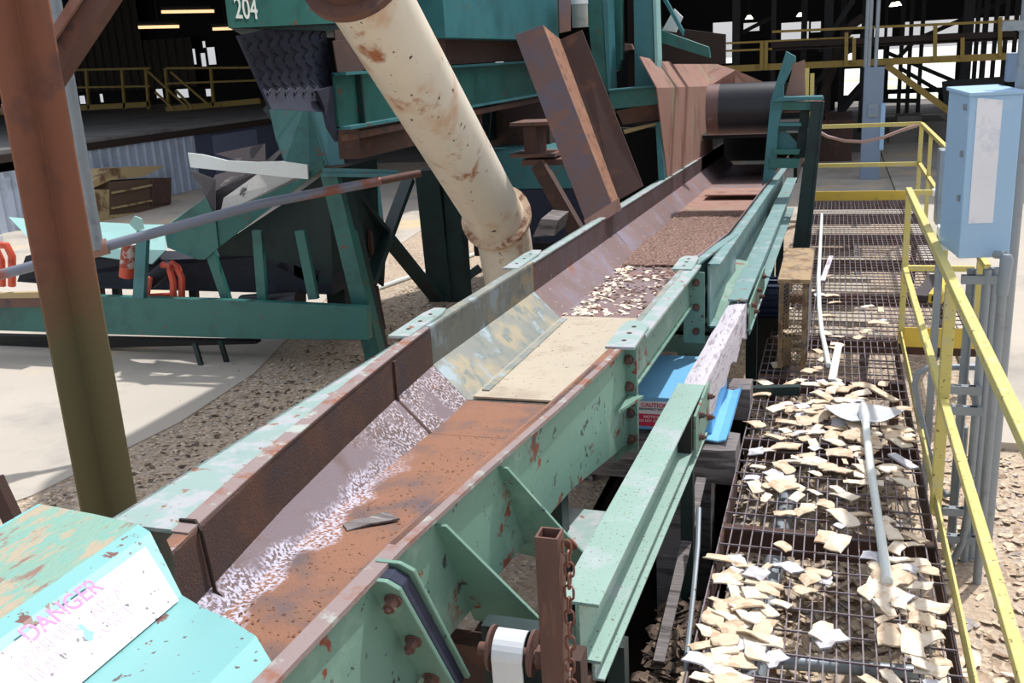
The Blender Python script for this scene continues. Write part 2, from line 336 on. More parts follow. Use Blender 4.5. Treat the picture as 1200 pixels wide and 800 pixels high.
mid = liner('liner', [4.3,5.2,6.06], M['galv'], .004); mid['label'] = 'pale galvanised middle liner'
far = liner('liner', [6.05,7.35,8.5,10,12,14.5,17.5], M['far_liner'], .002)
# tan floor plate on the galvanised section, and pink floor at the far end
b = MB(); b.prism([(-1.675,4.31,lz(4.31)-.352),(-1.06,4.31,lz(4.31)-.352),(-1.04,6.04,lz(6.04)-.352),(-1.675,6.04,lz(6.04)-.352)], (0,0,.01)); o = b.build('floor_plate', 'tan', conv); o['label'] = 'tan worn floor plate'
b = MB(); b.bar((-1.64,4.4,lz(4.4)-.338), (-1.64,5.95,lz(5.95)-.338), .04, .008); b.build('floor_strip', 'galv', conv)
b = MB(); b.prism([(-1.68,11.2,lz(11.2)-.365),(-.8,11.2,lz(11.2)-.365),(-.78,13.6,lz(13.6)-.365),(-1.66,13.6,lz(13.6)-.365)], (0,0,.02)); b.build('floor_plate', 'rust_pink', conv)
b = MB(); b.box((-1.52,12.3,lz(12)-.30), (-.76,12.9,lz(12)-.285)); b.build('stepped_plate', 'rust_pink', conv)
# seams: raised weld strip and loose bent rod
x, _ = at_y(3.77); z = lz(3.77)
b = MB(); b.bar((x+.006,3.77,z-.01),(x+.006,3.77,z-.2),.012,.02,(0,1,0)); b.bar((x+.006,3.77,z-.2),(x+.165,3.77,z-.36),.012,.02,(0,1,0)); b.build('weld_seam', 'rust_dark', conv)
lp = MB().sheet([[(at_y(y)[0]-.05,y,lz(y)+.013),(at_y(y)[0]+.006,y,lz(y)+.013)] for y in (2.0,2.6,3.2,3.77,4.28)], (0,0,.005)); lp.build('top_lip', 'rust_edge', conv)  # strip added on the left lip, its lilac paints the highlight there
lp = MB().sheet([[(at_y(y)[0]-.05,y,lz(y)+.005),(at_y(y)[0]+.006,y,lz(y)+.005)] for y in (6.07,8,10,14)], (0,0,.01)); lp.build('top_lip', 'green_top', conv)
# left side frame: outer channel
def chan_left(y0, y1):
    return [(V((-2.0,y,lz(y)-.004)), V((-1.86,y,lz(y)-.004))) for y in (y0, y1)]
b = MB()
for y0, y1, xo in ((2.05,4.3,-1.95),(4.3,6.05,-1.965),(6.05,14.5,-1.965)):
    ins = lambda y: at_y(y)[0]-.02
    P = lambda y: [(xo,y,lz(y)-.46),(xo,y,lz(y)-.006),(ins(y)-.03,y,lz(y)-.006)]
    a, c = P(y0), P(y1)
    b.prism([a[1],c[1],c[2],a[2]], (0,0,-.012)); b.prism([a[0],c[0],c[1],a[1]], (.012,0,0))
o = b.build('side_frame', 'green_top', conv)
# right side plate of the near sections
def sp(y): x, xr = at_y(y); return xr
b = MB(); rows = []
for y in (.9,1.55,2.07,2.6,3.2,3.77,4.26,4.28,5.2,6.05):
    xr = sp(y)+.022; yb = y+(.22 if y < 3 else .22*(4.3-y)/1.3 if y < 4.3 else 0)
    zb = .585 if y < 3.3 else .585-.14*(min(y, 4.25)-3.3) if y < 4.27 else .71-.03*(y-4.3)
    xb = xr+.015
    rows.append([(xr,y,lz(y)-.004),(xb,yb,zb)])
b.sheet(rows, (.012,0,0)); b.build('side_plate', 'green', conv)
b = MB(); b.sheet([[V(r[0])+V((-.012,0,.002)), V(r[0])+V((.035,0,.002))] for r in rows[:8]], (0,0,.014)); b.build('top_lip', 'rust_edge', conv)
b = MB(); b.sheet([[V(r[0])+V((-.012,0,.003)), V(r[0])+V((.085,0,.003))] for r in rows[7:]], (0,0,.014)); b.build('top_flange', 'green_top', conv)
b = MB(); b.sheet([[V(r[1])+V((0,0,0)), V(r[1])+V((.03,0,0))] for r in rows[7:]], (0,0,.01)); b.build('bottom_flange', 'green', conv)
# far right channel (deeper, straight) with the inner tapering lip
b = MB()
yy = [6.15,8.5,10.5,13.2]; xx = [-.74,-.705,-.675,-.625]
tp = [(V((x,y,lz(y)+.0)), V((x+.075,y,lz(y)))) for x, y in zip(xx, yy)]
b.sheet([[p, q] for p, q in tp], (0,0,-.012)); b.sheet([[p, p-V((0,0,.42))] for p, q in tp], (.012,0,0)); b.sheet([[p-V((0,0,.42)), q-V((0,0,.42))] for p, q in tp], (0,0,.012))
b.build('side_channel', 'blue_green', conv)
b = MB(); b.sheet([[(-.885,6.05,lz(6.05)+.006),(-.80,6.05,lz(6.05)+.006)],[(-.71,7.35,lz(7.35)+.006),(-.66,7.35,lz(7.35)+.006)]], (0,0,-.014))
b.sheet([[(-.862,6.05,lz(6.05)),(-.862,6.05,.45)],[(-.69,7.35,lz(7.35)),(-.69,7.35,.45)]], (.012,0,0)); b.build('taper_plate', 'blue_green', conv)
b = MB(); b.sheet([[(-.72,6.2,.47+.1*0),( -.60,6.2,.43)],[(-.72,6.9,.52),(-.60,6.9,.50)],[(-.70,7.6,.62),(-.60,7.6,.60)]], (0,0,.01)); b.build('curved_skid', 'green', conv)
# joint tabs on the lips with bolt holes, vertical joint flanges with bolts
def tab(x0, x1, y, yl):
    z = lz(y)+.016
    t = MB().prism([(x0,y-yl,z),(x1,y-yl,z),(x1,y+yl*.6,z),(x1-.02,y+yl,z),(x0+.02,y+yl,z),(x0,y+yl*.6,z)], (0,0,.012)).build('joint_tab', 'green_top', conv)
    h = MB()
    for k in (-.55,0,.5): MB().tube([((x0+x1)/2+.0,y+yl*k,z+.008),((x0+x1)/2,y+yl*k,z+.0145)], .011, 10).build('bolt_hole', 'rust_dark', t)
tab(-2.0,-1.895,4.35,.27); tab(-2.0,-1.895,6.12,.30); tab(-.93,-.80,4.25,.22); tab(-.92,-.80,6.05,.20)
def joint(y, xr, zt, zb, w=.13, lean=0.0, bolts=4, t=.014):
    f = MB().prism([(xr,y,zt),(xr+w,y,zt-.015),(xr+w,y+lean,zb),(xr,y+lean,zb)], (0,t,0)).build('joint_flange', 'green', conv)
    h = MB()
    for k in range(bolts):
        q = (k+.5)/bolts; MB().bolt((xr+w*.6,y+lean*q,zt+(zb-zt)*q), (0,-1,0), .018).build('bolt', 'rust', f)
joint(4.17,-.905,lz(4.2)-.01,.42,.085); joint(4.22,-.905,lz(4.2)-.01,.42,.078,bolts=1)
joint(5.98,-.87,lz(6)-.01,.42,.13,bolts=3)
b = MB().prism([(-.86,3.95,.69),(-.86,4.17,.69),(-.79,4.17,.69)], (0,0,.012)); b.build('stiffener', 'green', conv)
b = MB().prism([(-.905,4.02,.43),(-.87,4.17,.60),(-.87,4.17,.43)], (.01,0,0)); b.build('stiffener', 'green', conv)
# near bolted joint: two leaning flanges with a rubber strip between
def lean_flange(y, t, m, nm, w0=.085, w1=.105, over=0):
    return MB().prism([(-1.06,y,lz(y)+over),(-1.06+w0*.7,y,lz(y)+over),(-1.06+w0,y+.02,lz(y)-.03+over),(-1.045+w1,y+.24,.53),(-1.05,y+.24,.53)], (0,t,0)).build(nm, m, conv, .003)
f1 = lean_flange(1.90,.018,'green','joint_flange')
lean_flange(1.92,.05,'blue_rubber','rubber_seal',.083,.103)
f2 = lean_flange(1.97,.016,'green','joint_flange',.095,.115,.015)
h = MB()
for q in (.14,.5,.86): MB().bolt((-1.0+.005*q,1.90+.24*q,lz(1.9)+(.53-lz(1.9))*q), (0,-1,-.3), .017, .026).build('bolt', 'rust', f1)
# gussets
def gusset(y, lean=.22, xt=-1.045, xb=-.755):
    y2 = y+lean
    gm = MB().prism([(xt,y,lz(y)-.03),(xt+.05,y,lz(y)-.03),(xb,y2-.02,.53),(xb-.02,y2,.495),(-1.02,y2,.53)], (0,.014,0)).build('gusset_plate', 'green', conv, .002)
gusset(2.28); gusset(2.72, .22, -1.01, -.74)
b = MB().box((-1.06,2.0,.47),(-.70,2.12,.56)); 
# small cross members below trough to the beam
b = MB(); pts = [PZ(645,592,.40), PZ(738,602,.40), PZ(690,655,.40), PZ(622,625,.40)]; b.prism(pts, (0,0,-.02)); b.build('cross_plate', 'green_top', conv)
b = MB(); b.box((-1.1,2.42,.36),(-.66,2.5,.49)); b.box((-1.1,2.42,.30),(-.66,2.75,.36)); b.build('cross_channel', 'rust_dark', conv)
b = MB().box((-1.08,6.3,.38),(-.62,6.55,.40)); b.box((-1.08,6.3,.26),(-.62,6.32,.40)); b.build('cross_plate', 'green', conv)
b = MB()
for y in (6.45,7.1): MB().box((-.98,y,-1.6),(-.80,y+.1,.36)).build('support_leg', 'green', conv)
b = MB()
for x in (-1.9,-1.0):
    for y in (3.3,9.5,12.5): MB().box((x-.05,y,GZ if x < -1.35 or y > 7 else -1.6),(x+.05,y+.1,lz(y)-.40)).build('support_leg', 'teal_dark', conv)
# bent rod hooked over the left lip
x = at_y(2.07)[0]
rod = MB().tube([(x-.06,2.06,1.02),(x-.01,2.06,1.022),(x+.012,2.05,1.0),(x+.012,2.06,.9),(x+.012,2.07,.8),(x+.04,2.09,.745)], .006, 8)
one('bent_rod', rod, 'dark_brown', 'thin dark bent rod hooked over the left lip of the rusty trough', 'rod')
# debris lying in the trough
def chip_mesh(L, W, t, curl=.25, seed=0, m='chip_a'):
    r = random.Random(seed); nx, ny = 4, 3; rows = []
    for i in range(nx+1):
        row = []
        for j in range(ny+1):
            u = i/nx-.5; w = j/ny-.5
            e = 1 if 0 < i < nx else (.75+.3*r.random())
            row.append(V((L*u*(1+.18*r.uniform(-1,1)*(j in (0,ny))), W*w*e+W*.1*r.uniform(-1,1), curl*L*(.25-u*u)*1.1+r.uniform(-1,1)*t*.4)))
        rows.append(row)
    zmin = min(p.z for q in rows for p in q)
    rows = [[p-V((0,0,zmin)) for p in q] for q in rows]
    return MB().sheet(rows, (0,0,t))
def litter(name, n, area, size, m, label, cat, zf, tilt=.5, seed=1, aspect=.6):
    r = random.Random(seed); mb = MB()
    for k in range(n):
        x, y = area(r); s = size*r.uniform(.5,1.5); a = r.uniform(0,2*PI); t1, t2 = r.uniform(-tilt,tilt), r.uniform(-tilt,tilt)
        w = s*aspect*r.uniform(.6,1.2); c, q = math.cos(a), math.sin(a)
        pts = []
        for u, v in ((-.5,-.4),(.1,-.5),(.5,-.1),(.45,.45),(-.2,.5),(-.5,.2)):
            U, W = u*s*r.uniform(.85,1.1), v*w*r.uniform(.85,1.1)
            pts.append(V((x+U*c-W*q, y+U*q+W*c, zf(x,y)+s*.12+U*t1+W*t2)))
        mb.prism(pts, (0,0,s*.06))
    return one(name, mb, m, label, cat, None, 'stuff')
fz = lambda x, y: lz(y)-.363
def far_area(r):
    y = 6.3+r.random()**.8*4.9; x0 = -1.66; x1 = -1.0 if y < 6.8 else -.82
    return r.uniform(x0, x1), y
litter('wood_fines', 1500, far_area, .035, 'fines', 'brown wood fines spread over the far trough floor', 'wood debris', fz, .3, 3)
bed = MB(); rows = []
r = random.Random(5)
for i in range(24):
    y = 7.9+i*.145; row = []
    for j in range(12): row.append((-1.66+.075*j, y+r.uniform(-.02,.02), fz(0,y)+.008+r.random()*.02*(0 < i < 23)))
    rows.append(row)
bed.sheet(rows, (0,0,.012)); one('sawdust_bed', bed, 'fines', 'dark brown layer of damp sawdust covering the far trough floor', 'sawdust', None, 'stuff')
litter('wood_fines', 420, lambda r: (r.choice([r.gauss(-1.6,.04), r.uniform(-1.6,-1.0)]), 6.15+r.random()**1.5*2.2), .04, 'chip_a', 'pale wood flakes scattered where the far liner begins', 'wood debris', fz, .3, 4)
litter('rust_flakes', 900, lambda r: (r.uniform(-1.56,-1.13), r.uniform(1.9,4.2)), .008, 'rust_orange', 'small orange rust flakes on the near trough floor', 'rust debris', lambda x,y: lz(y)-(.25+.125*max(0,min(1,(y-2)/2.1)))+.012, .4, 6)
bark = chip_mesh(.17,.065,.012,.1,3); p = PZ(433,614,.70)
for i, v in enumerate(bark.v): a = .75; bark.v[i] = V((p.x+v.x*math.cos(a)-v.y*math.sin(a), p.y+v.x*math.sin(a)+v.y*math.cos(a), .702+v.z*.6))
one('bark_piece', bark, 'wood_grey', 'long grey brown piece of bark lying on the orange trough floor', 'bark')
for k, (px, py, a) in enumerate(((757,238,.2),(750,232,1.9))):
    y = 9.0; q = PZ(px, py, fz(0,8.9)+.05); c = chip_mesh(.16,.07,.01,.4,30+k)
    for i, v in enumerate(c.v): c.v[i] = V((q.x+v.x*math.cos(a)-v.y*math.sin(a), q.y+v.x*math.sin(a)+v.y*math.cos(a), q.z+v.z-.02+.03*k))
    one('wood_shaving', c, 'chip_a', ['pale curled wood shaving lying on the sawdust in the far trough','upper pale shaving leaning on the other in the far trough'][k], 'wood chip')

# ============================================================ HOOD WITH DANGER SIGN
YH = 1.9
prof = [PY(a, b, c) for a, b, c in ((45,590,1.98),(110,602,1.97),(162,614,1.95),(176,623,1.93),(213,697,1.83),(238,712,1.77),(268,725,1.70),(300,745,1.62),(318,775,1.56),(328,820,1.5))]
hood = thing('feed_hood', 'chipped turquoise steel hood over the near end of the trough', 'machine hood', (-1.6,1.2,GZ))
LY = -1.75
top = MB().sheet([[p, p+V((0,LY,0))] for p in prof[:3]], (0,0,-.012)); top.build('top_sheet', 'hood_top', hood)
front = MB().sheet([[p, p+V((0,LY,0))] for p in prof[2:]], (-.008,0,-.01)); front.build('front_sheet', 'hood', hood)
b = MB(); b.prism([prof[0], V((prof[0].x,prof[0].y,.55)), V((prof[0].x,YH+LY,.55)), prof[0]+V((0,LY,0))], (.012,0,0)); b.build('side_sheet', 'hood', hood)
b = MB()
for x in (-2.0,-1.45):
    for y in (.35,1.5): b.box((x,y,GZ),(x+.07,y+.07,.75))
b.build('support_leg', 'green', hood)
# sign lies in the plane of the front sheet just below the bend
a0, a1 = prof[3], prof[4]
d = (a1-a0).normalized(); nrm = d.cross(V((0,-1,0))).normalized()
if nrm.z < 0: nrm = -nrm
# put a flat plate on the face
p0 = (prof[3]+prof[4])/2
c0 = PP(170,641,a0+nrm*.014,nrm); c1 = PP(209,704,a0+nrm*.014,nrm); c2 = PP(0,753,a0+nrm*.014,nrm); c3 = PP(88,800,a0+nrm*.014,nrm)
udir = V((0,1,0)); vdir = (c0-c1); vdir = (vdir-udir*vdir.dot(udir)).normalized()
hgt = (c0-c1).dot(vdir); o0 = c0
sg = MB().prism([c0, c1, c1-udir*1.3, c0-udir*1.3], nrm*.003)
sign = sg.build('warning_sign', 'sign_white', hood); sign['label'] = 'white danger sign with faded pink lettering'
st = PP(45,790,a0+nrm*.018,nrm); 
def on(px, py): return PP(px, py, a0+nrm*.0175, nrm)
q0 = on(35,754); q1 = on(123,691); base_u = (q1-q0)
dsize = base_u.length/ (3.72*1.0)
text_mesh('DANGER', dsize*.97, q0, udir, vdir, .0, 'lettering', 'sign_pink', sign, .0005, 1.0, (on(125,690)-q0).dot(udir))
for wd, (x0_, y0_), (x1_, y1_) in (('HAZARDOUS', (26,786), (96,738)), ('AREA', (112,724), (152,697)), ('HEAVY', (44,800), (88,772)), ('FORCE', (118,748), (162,717))):
    text_mesh(wd, dsize*.72, on(x0_,y0_), udir, vdir, .0, 'lettering', 'sign_faint', sign, .0005, 1.0, (on(x1_,y1_)-on(x0_,y0_)).dot(udir))
b = MB().prism([on(*p)-nrm*.016 for p in ((150,753),(172,770),(192,796),(188,830),(120,850),(92,800))], nrm*.004); b.build('paint_patch', 'teal_patch', hood)

# ============================================================ I-BEAM, PLANK, FAR BEAM
def Iprof(w, h, t): return [(-w/2,0),(w/2,0),(w/2,-t),(t/2,-t),(t/2,-h+t),(w/2,-h+t),(w/2,-h),(-w/2,-h),(-w/2,-h+t),(-t/2,-h+t),(-t/2,-t),(-w/2,-t)]
pn = V((-.70,2.56,.60)); pf = V((-.64,4.66,.60))
beam = thing('steel_beam', 'light green steel I-beam nearest the camera beside the square tube post', 'beam', (-.67,3.6,GZ))
d = (pf-pn).normalized(); rt = d.cross(V((0,0,1))).normalized()
b = MB(); w = .135; hh = .21
b.section([(-w/2,0),(w/2,0),(w/2,-.012),(-w/2,-.012)], pn, pf, rt); b.build('top_flange', 'green_beam', beam, .002)
b = MB(); b.section([(-.008,-.012),(.004,-.012),(.004,-hh+.012),(-.008,-hh+.012)], pn, pf, rt); b.build('web', 'green_beam', beam)
b = MB(); b.section([(-w/2,-hh+.012),(w/2,-hh+.012),(w/2,-hh),(-w/2,-hh)], pn, pf+d*.02, rt); b.section([(-w/2,-hh-.05),(w/2+.01,-hh-.05),(w/2+.01,-hh-.06),(-w/2,-hh-.06)], pn, pf+d*.02, rt); b.section([(w/2-.03,-hh),(w/2-.02,-hh),(w/2-.02,-hh-.05),(w/2-.03,-hh-.05)], pn, pf, rt); b.build('bottom_flange', 'green_beam', beam, .002)
b = MB(); e = pf-d*.42; b.prism([e+rt*.006-V((0,0,.012)), e+rt*(w/2)-V((0,0,.012)), e+rt*(w/2)-V((0,0,hh-.012)), e+rt*.006-V((0,0,hh-.012))], d*.05); o = b.build('end_block', 'dark', beam); 
b = MB(); b.prism([pf+rt*.07-d*.37+V((0,0,-.03)), pf+rt*.07+d*.05+V((0,0,-.0)), pf+rt*.07+d*.05+V((0,0,-.2)), pf+rt*.07-d*.37+V((0,0,-.22))], rt*.012); o = b.build('splice_plate', 'green', beam)
h = MB()
for k in (.05,.32):
    for zz in (-.06,-.17): MB().bolt(pf+rt*.082-d*(.32-k)+V((0,0,zz)), rt, .014, .018).build('bolt', 'rust', o)
b = MB()
for y in (2.75,4.4): b.box((-.66,y,GZ-.95),(-.60,y+.07,.33))
b.build('post', 'teal_dark', beam)
pl = MB(); r = random.Random(2); rows = []
for i in range(15):
    t = i/14; y = 4.62+1.85*t; x = -.615+.065*t+.0; jz = r.uniform(-.008,.008); zb = .36+.03*math.sin(i*1.7)+r.uniform(-.015,.015)
    rows.append([(x-.03,y,.575+jz),(x+.03,y,.575+jz*.5),(x+.034,y,.5),(x+.032,y,zb)])
pl.sheet(rows, (-.055,0,-.01)); one('weathered_plank', pl, 'plank', 'pale lilac weathered plank on edge between two green beams', 'plank')
fb = thing('steel_beam', 'light green steel beam running from the plank to the drum frame', 'beam', (-.55,9.5,GZ))
n0 = V((-.575,6.42,.60)); n1 = V((-.50,12.9,.585)); d = (n1-n0).normalized(); rt = d.cross(V((0,0,1))).normalized()
b = MB().section([(-.065,0),(.06,0),(.06,-.012),(-.065,-.012)], n0, n1, rt); b.build('top_flange', 'blue_green', fb)
b = MB().section([(-.006,-.012),(.006,-.012),(.006,-.2),(-.006,-.2)], n0, n1, rt); b.build('web', 'blue_green', fb)
b = MB().section([(-.065,-.2),(.09,-.2),(.09,-.212),(-.065,-.212)], n0, n1-d*1.2, rt); b.build('bottom_flange', 'blue_green', fb)
b = MB().section([(.07,-.03),(.08,-.03),(.08,-.24),(.07,-.24)], n0, n0+d*1.2, rt); o = b.build('splice_plate', 'green', fb)
h = MB()
for k in range(5): MB().bolt(n0+d*(.1+.22*k)+rt*.08+V((0,0,-.06-.1*(k % 2))), rt, .016, .02).build('bolt', 'rust', o)
b = MB()
for y in (7.4,9.6,11.4): b.box((-.60,y,GZ),(-.52,y+.09,.38))
b.build('post', 'teal_dark', fb)
b = MB().section([(0,0),(.06,0),(.06,-.008),(.008,-.008),(.008,-.06),(0,-.06)], (-.68,6.28,.015), (-.16,6.28,.06), (0,1,0)); one('angle_bar', b, 'teal_dark', 'dark green angle bar lying across the grating below the wire guard', 'angle bar')

# square tube post and chain
q = PY(636,616,2.15); tx, ty, tz = -.655, 2.15, 1.045
t_ = MB(); s_ = .03; 
for ax, ay, bx, by in ((-s_,-s_,s_,-s_+.006),(-s_,s_-.006,s_,s_),(-s_,-s_+.006,-s_+.006,s_-.006),(s_-.006,-s_+.006,s_,s_-.006)): t_.box((tx+ax,ty+ay,GZ),(tx+bx,ty+by,tz))
one('square_tube_post', t_, 'tube_rust', 'rusty hollow square tube post standing in front of the gussets', 'post')
ch = thing('hanging_chain', 'rusty steel chain hanging down the right side of the square tube post', 'chain', (tx+.045,ty,.3))
def link(c, axis, L=.042, W=.024, r=.0036):
    pts = []
    for k in range(17):
        a = 2*PI*k/16; u = math.cos(a)*W/2; v = math.sin(a)*W/2+(L/2-W/2)*(1 if math.sin(a) > 0 else -1 if math.sin(a) < -1e-6 else 0)
        pts.append(V(c)+V((u if axis == 0 else 0, u if axis == 1 else 0, v)))
    return MB().tube(pts, r, 7, False)
for k in range(24): link((tx+.048+.002*math.sin(k),ty-.012+.012*math.sin(k*.5),tz-.03-k*.0335), k % 2).build('link', 'chain', ch)

# strap hanger at the bottom edge
hg = thing('strap_hanger', 'worn pale metal strap looped over a bolt below the gussets', 'hanger', (-.85,2.1,GZ))
yb = 2.12
c = PY(600,775,yb)
b = MB(); rows = []
for k in range(9):
    a = -.15+PI*.62*k/8; rows.append([(c.x-.055, yb+.05-.06*math.sin(a)*1.0, c.z+.06*math.cos(a)-.0),(c.x+.03, yb+.05-.06*math.sin(a), c.z+.06*math.cos(a))])
last = rows[-1]; rows.append([(last[0][0],last[0][1]+.01,last[0][2]-.3),(last[1][0],last[1][1]+.01,last[1][2]-.3)])
b.sheet(rows, (0,.008,-.004)); b.build('strap', 'white_metal', hg)
b = MB().tube([(c.x-.11,yb+.05,c.z-.01),(c.x+.13,yb+.05,c.z-.01)], .02, 14); b.tube([(c.x+.055,yb+.05,c.z-.01),(c.x+.08,yb+.05,c.z-.01)], .032, 6); b.tube([(c.x+.09,yb+.05,c.z-.01),(c.x+.11,yb+.05,c.z-.01)], .03, 6); b.build('bolt', 'rust', hg)
for dx in (-.075,.04):
    MB().tube([(c.x+dx,yb+.05,c.z-.0),(c.x+dx+.008,yb+.05,c.z-.0)], .062, 20).build('washer', 'rust', hg)
MB().box((c.x-.12,yb+.1,GZ),(c.x+.1,yb+.16,c.z+.03)).build('bracket', 'teal_dark', hg)

# timbers, blue box
def timber(x0, x1, y0, y1, z0, z1, label, seed):
    r = random.Random(seed); n = 14; rows = []
    for i in range(n+1):
        x = x0+(x1-x0)*i/n; j = lambda: r.uniform(-.006,.006)
        rows.append([V((x,y0+j(),z0+j())), V((x,y0+j(),(z0+z1)/2)), V((x,y0+.012+j(),z1+j())), V((x,(y0+y1)/2,z1+j())), V((x,y1-.01,z1+j())), V((x,y1,z0+j()))])
    mb = MB(); vs = [p for q in rows for p in q]; fs = []
    for i in range(n):
        for k in range(6): fs.append((i*6+k, i*6+(k+1) % 6, (i+1)*6+(k+1) % 6, (i+1)*6+k))
    fs += [tuple(range(6)), tuple(range(n*6, n*6+6))]
    mb.add(vs, fs); return one('timber', mb, 'wood_grey', label, 'timber', 'timbers under the trough')
timber(-1.75,-.455,5.98,6.22,-.08,.12,'weathered grey timber end beside the grating, farther of the two',1)
timber(-1.75,-.455,5.02,5.32,-.10,.10,'weathered grey timber end beside the grating, nearer of the two',2)
for k, (x, y, zt__) in enumerate(((-1.7,6.0,-.085),(-1.7,5.06,-.105),(-.9,6.0,-.085),(-.9,5.06,-.105))):
    one('cribbing_block', MB().box((x,y,GZ-.9 if x > -1.3 else GZ),(x+.2,y+.2,zt__)), 'wood_grey', ['dark cribbing block under the trough side end of the farther timber','dark cribbing block under the trough side end of the nearer timber','dark cribbing block in the pit under the farther timber','dark cribbing block in the pit under the nearer timber'][k], 'block')
bx = thing('blue_equipment_box', 'bright blue metal box with caution and notice labels under the trough', 'equipment box', (-.85,5.6,.12))
body = MB().box((-1.07,5.2,.122),(-.60,6.02,.325)).build('body', 'sky_blue', bx, .012)
fl = MB(); rows = []
for i in range(8):
    y = 5.12+.125*i; rows.append([(-.64,y,.125),(-.56,y,.115),(-.515,y,.13),(-.50,y,.165)])
fl.sheet(rows, (0,0,-.01)); fl.build('drip_flange', 'sky_blue', bx)
lb = MB().box((-1.06,5.192,.225),(-.80,5.199,.30)).build('caution_label', 'white_patch', bx)
text_mesh('CAUTION', .034, (-1.0,5.19,.268), (1,0,0), (0,0,1), .001, 'lettering', 'red_label', lb)
text_mesh('DISCONNECT BEFORE', .016, (-1.01,5.19,.25), (1,0,0), (0,0,1), .001, 'lettering', 'grey_wall', lb)
lb = MB().box((-1.06,5.192,.15),(-.80,5.199,.224)).build('notice_label', 'red_label', bx)
text_mesh('NOTICE', .024, (-.985,5.19,.2), (1,0,0), (0,0,1), .001, 'lettering', 'white_patch', lb)
text_mesh('DO NOT OPERATE', .018, (-1.01,5.19,.178), (1,0,0), (0,0,1), .001, 'lettering', 'white_patch', lb)

# small strips, conduit beside the beam
b = MB(); a = PZ(822,560,.0); c = PZ(772,775,-.35); b.bar(a, c, .05, .01); one('wooden_lath', b, 'wood_grey', 'grey wooden lath leaning down beside the near edge of the grating', 'lath')
b = MB(); b.tube([(-.57,4.4,.05),(-.55,4.2,-.05),(-.53,3.9,-.12),(-.51,3.55,-.2),(-.5,3.4,-.45)], .012, 8); one('grey_conduit_stub', b, 'grey_metal', 'thin grey conduit bending down beside the near green beam', 'conduit')

# ============================================================ WALKWAY
gx0, gx1 = -.45, .50
wk = thing('walkway', 'rusted wire grating walkway on steel joists running along the yellow railing', 'walkway', (.1,6,GZ))
def grating(name, x0, x1, y0, y1, label, px=.0475, py=.165):
    mb = MB(); n = int(round((x1-x0)/px)); r = .0028
    for i in range(n+1):
        x = x0+(x1-x0)*i/n; mb.box((x-r,y0,-.016),(x+r,y1,-.004))
    m = int(round((y1-y0)/py))
    for j in range(m+1):
        y = y0+(y1-y0)*j/m; mb.box((x0,y-r,-.010),(x1,y+r,-.001))
    return mb.build(name, 'grate', wk)
grating('grating_panel', gx0, gx1, 1.2, 7.62, 'rusted steel wire grating panel of the near walkway, littered with chips')
grating('grating_panel', gx0+.02, 1.12, 7.66, 15.0, 'rusted steel grating panel of the wide far walkway before the yellow toe board', .052, .13)
def joist(y, x0=-.45, x1=.5, w=.05, m='rust_dark', lab=''):
    return MB().section([(0,0),(w,0),(w,-.01),(.01,-.01),(.01,-.12),(0,-.12)], (x0,y,-.017), (x1,y,-.017), (0,1,0)).build('joist', m, wk)
for y in (1.9,3.15,4.35,5.5,6.7): joist(y, lab='rust brown steel joist under the near walkway grating')
for y in (7.75,9.2,10.7,12.2,13.7,14.9): joist(y,-.43,1.12, lab='rust brown steel joist under the far wide walkway grating')
MB().box((-.452,1.2,-.15),(-.44,5.0,-.018)).build('stringer', 'rust_dark', wk)
MB().box((.49,1.2,-.15),(.50,7.6,-.018)).build('stringer', 'rust_dark', wk)
for x0, y in ((-.40,6.75),(.42,6.75),(-.38,3.2),(.42,3.2),(-.4,12.25),(.9,12.25),(.95,9.25),(-.38,9.25)):
    MB().box((x0,y,GZ),(x0+.06,y+.06,-.14)).build('leg', 'rust_dark', wk)
# boards seen through the far grating
for k, (y0, y1, x0, x1) in enumerate(((7.95,8.55,-.38,.42),(8.75,9.1,-.36,.40),(9.45,10.3,-.36,.38),(10.45,10.65,-.34,.4),(10.95,11.6,-.34,.36),(12.5,13.5,-.32,.34),(13.9,14.6,-.32,.5))):
    one('wooden_board', MB().box((x0,y0,-.19),(x1,y1,-.16)), 'tan', ['nearest','second','third','fourth','fifth','sixth','farthest'][k]+' pale board lying across below the far grating', 'board', 'boards below the far grating')
for k, y in enumerate((7.9,14.6)):
    pass
one('wooden_board', MB().box((-.36,7.9,-.22),(-.30,14.7,-.19)), 'wood_grey', 'long grey runner carrying the pale boards on the drum side', 'board')
one('wooden_board', MB().box((.26,7.9,-.22),(.32,14.7,-.19)), 'wood_grey', 'long grey runner carrying the pale boards on the railing side', 'board')
for y in (8.1,11.2,14.2):
    for x in (-.36,.26): one('support_block', MB().box((x,y,GZ),(x+.06,y+.3,-.22)), 'wood_grey', 'wooden block on the ground holding up a runner under the far grating', 'block', 'blocks under the board runners')
# pipes seen under the grating
one('buried_pipe', MB().tube([(-.44,3.70,-.30),(.42,3.78,-.30)], .03, 12), 'grey_metal', 'thin grey pipe crossing under the near grating', 'pipe')
one('buried_pipe', MB().tube([(-.30,1.2,-.30),(-.18,6.2,-.32)], .05, 14), 'grey_metal', 'thicker grey pipe running lengthwise under the near grating', 'pipe')
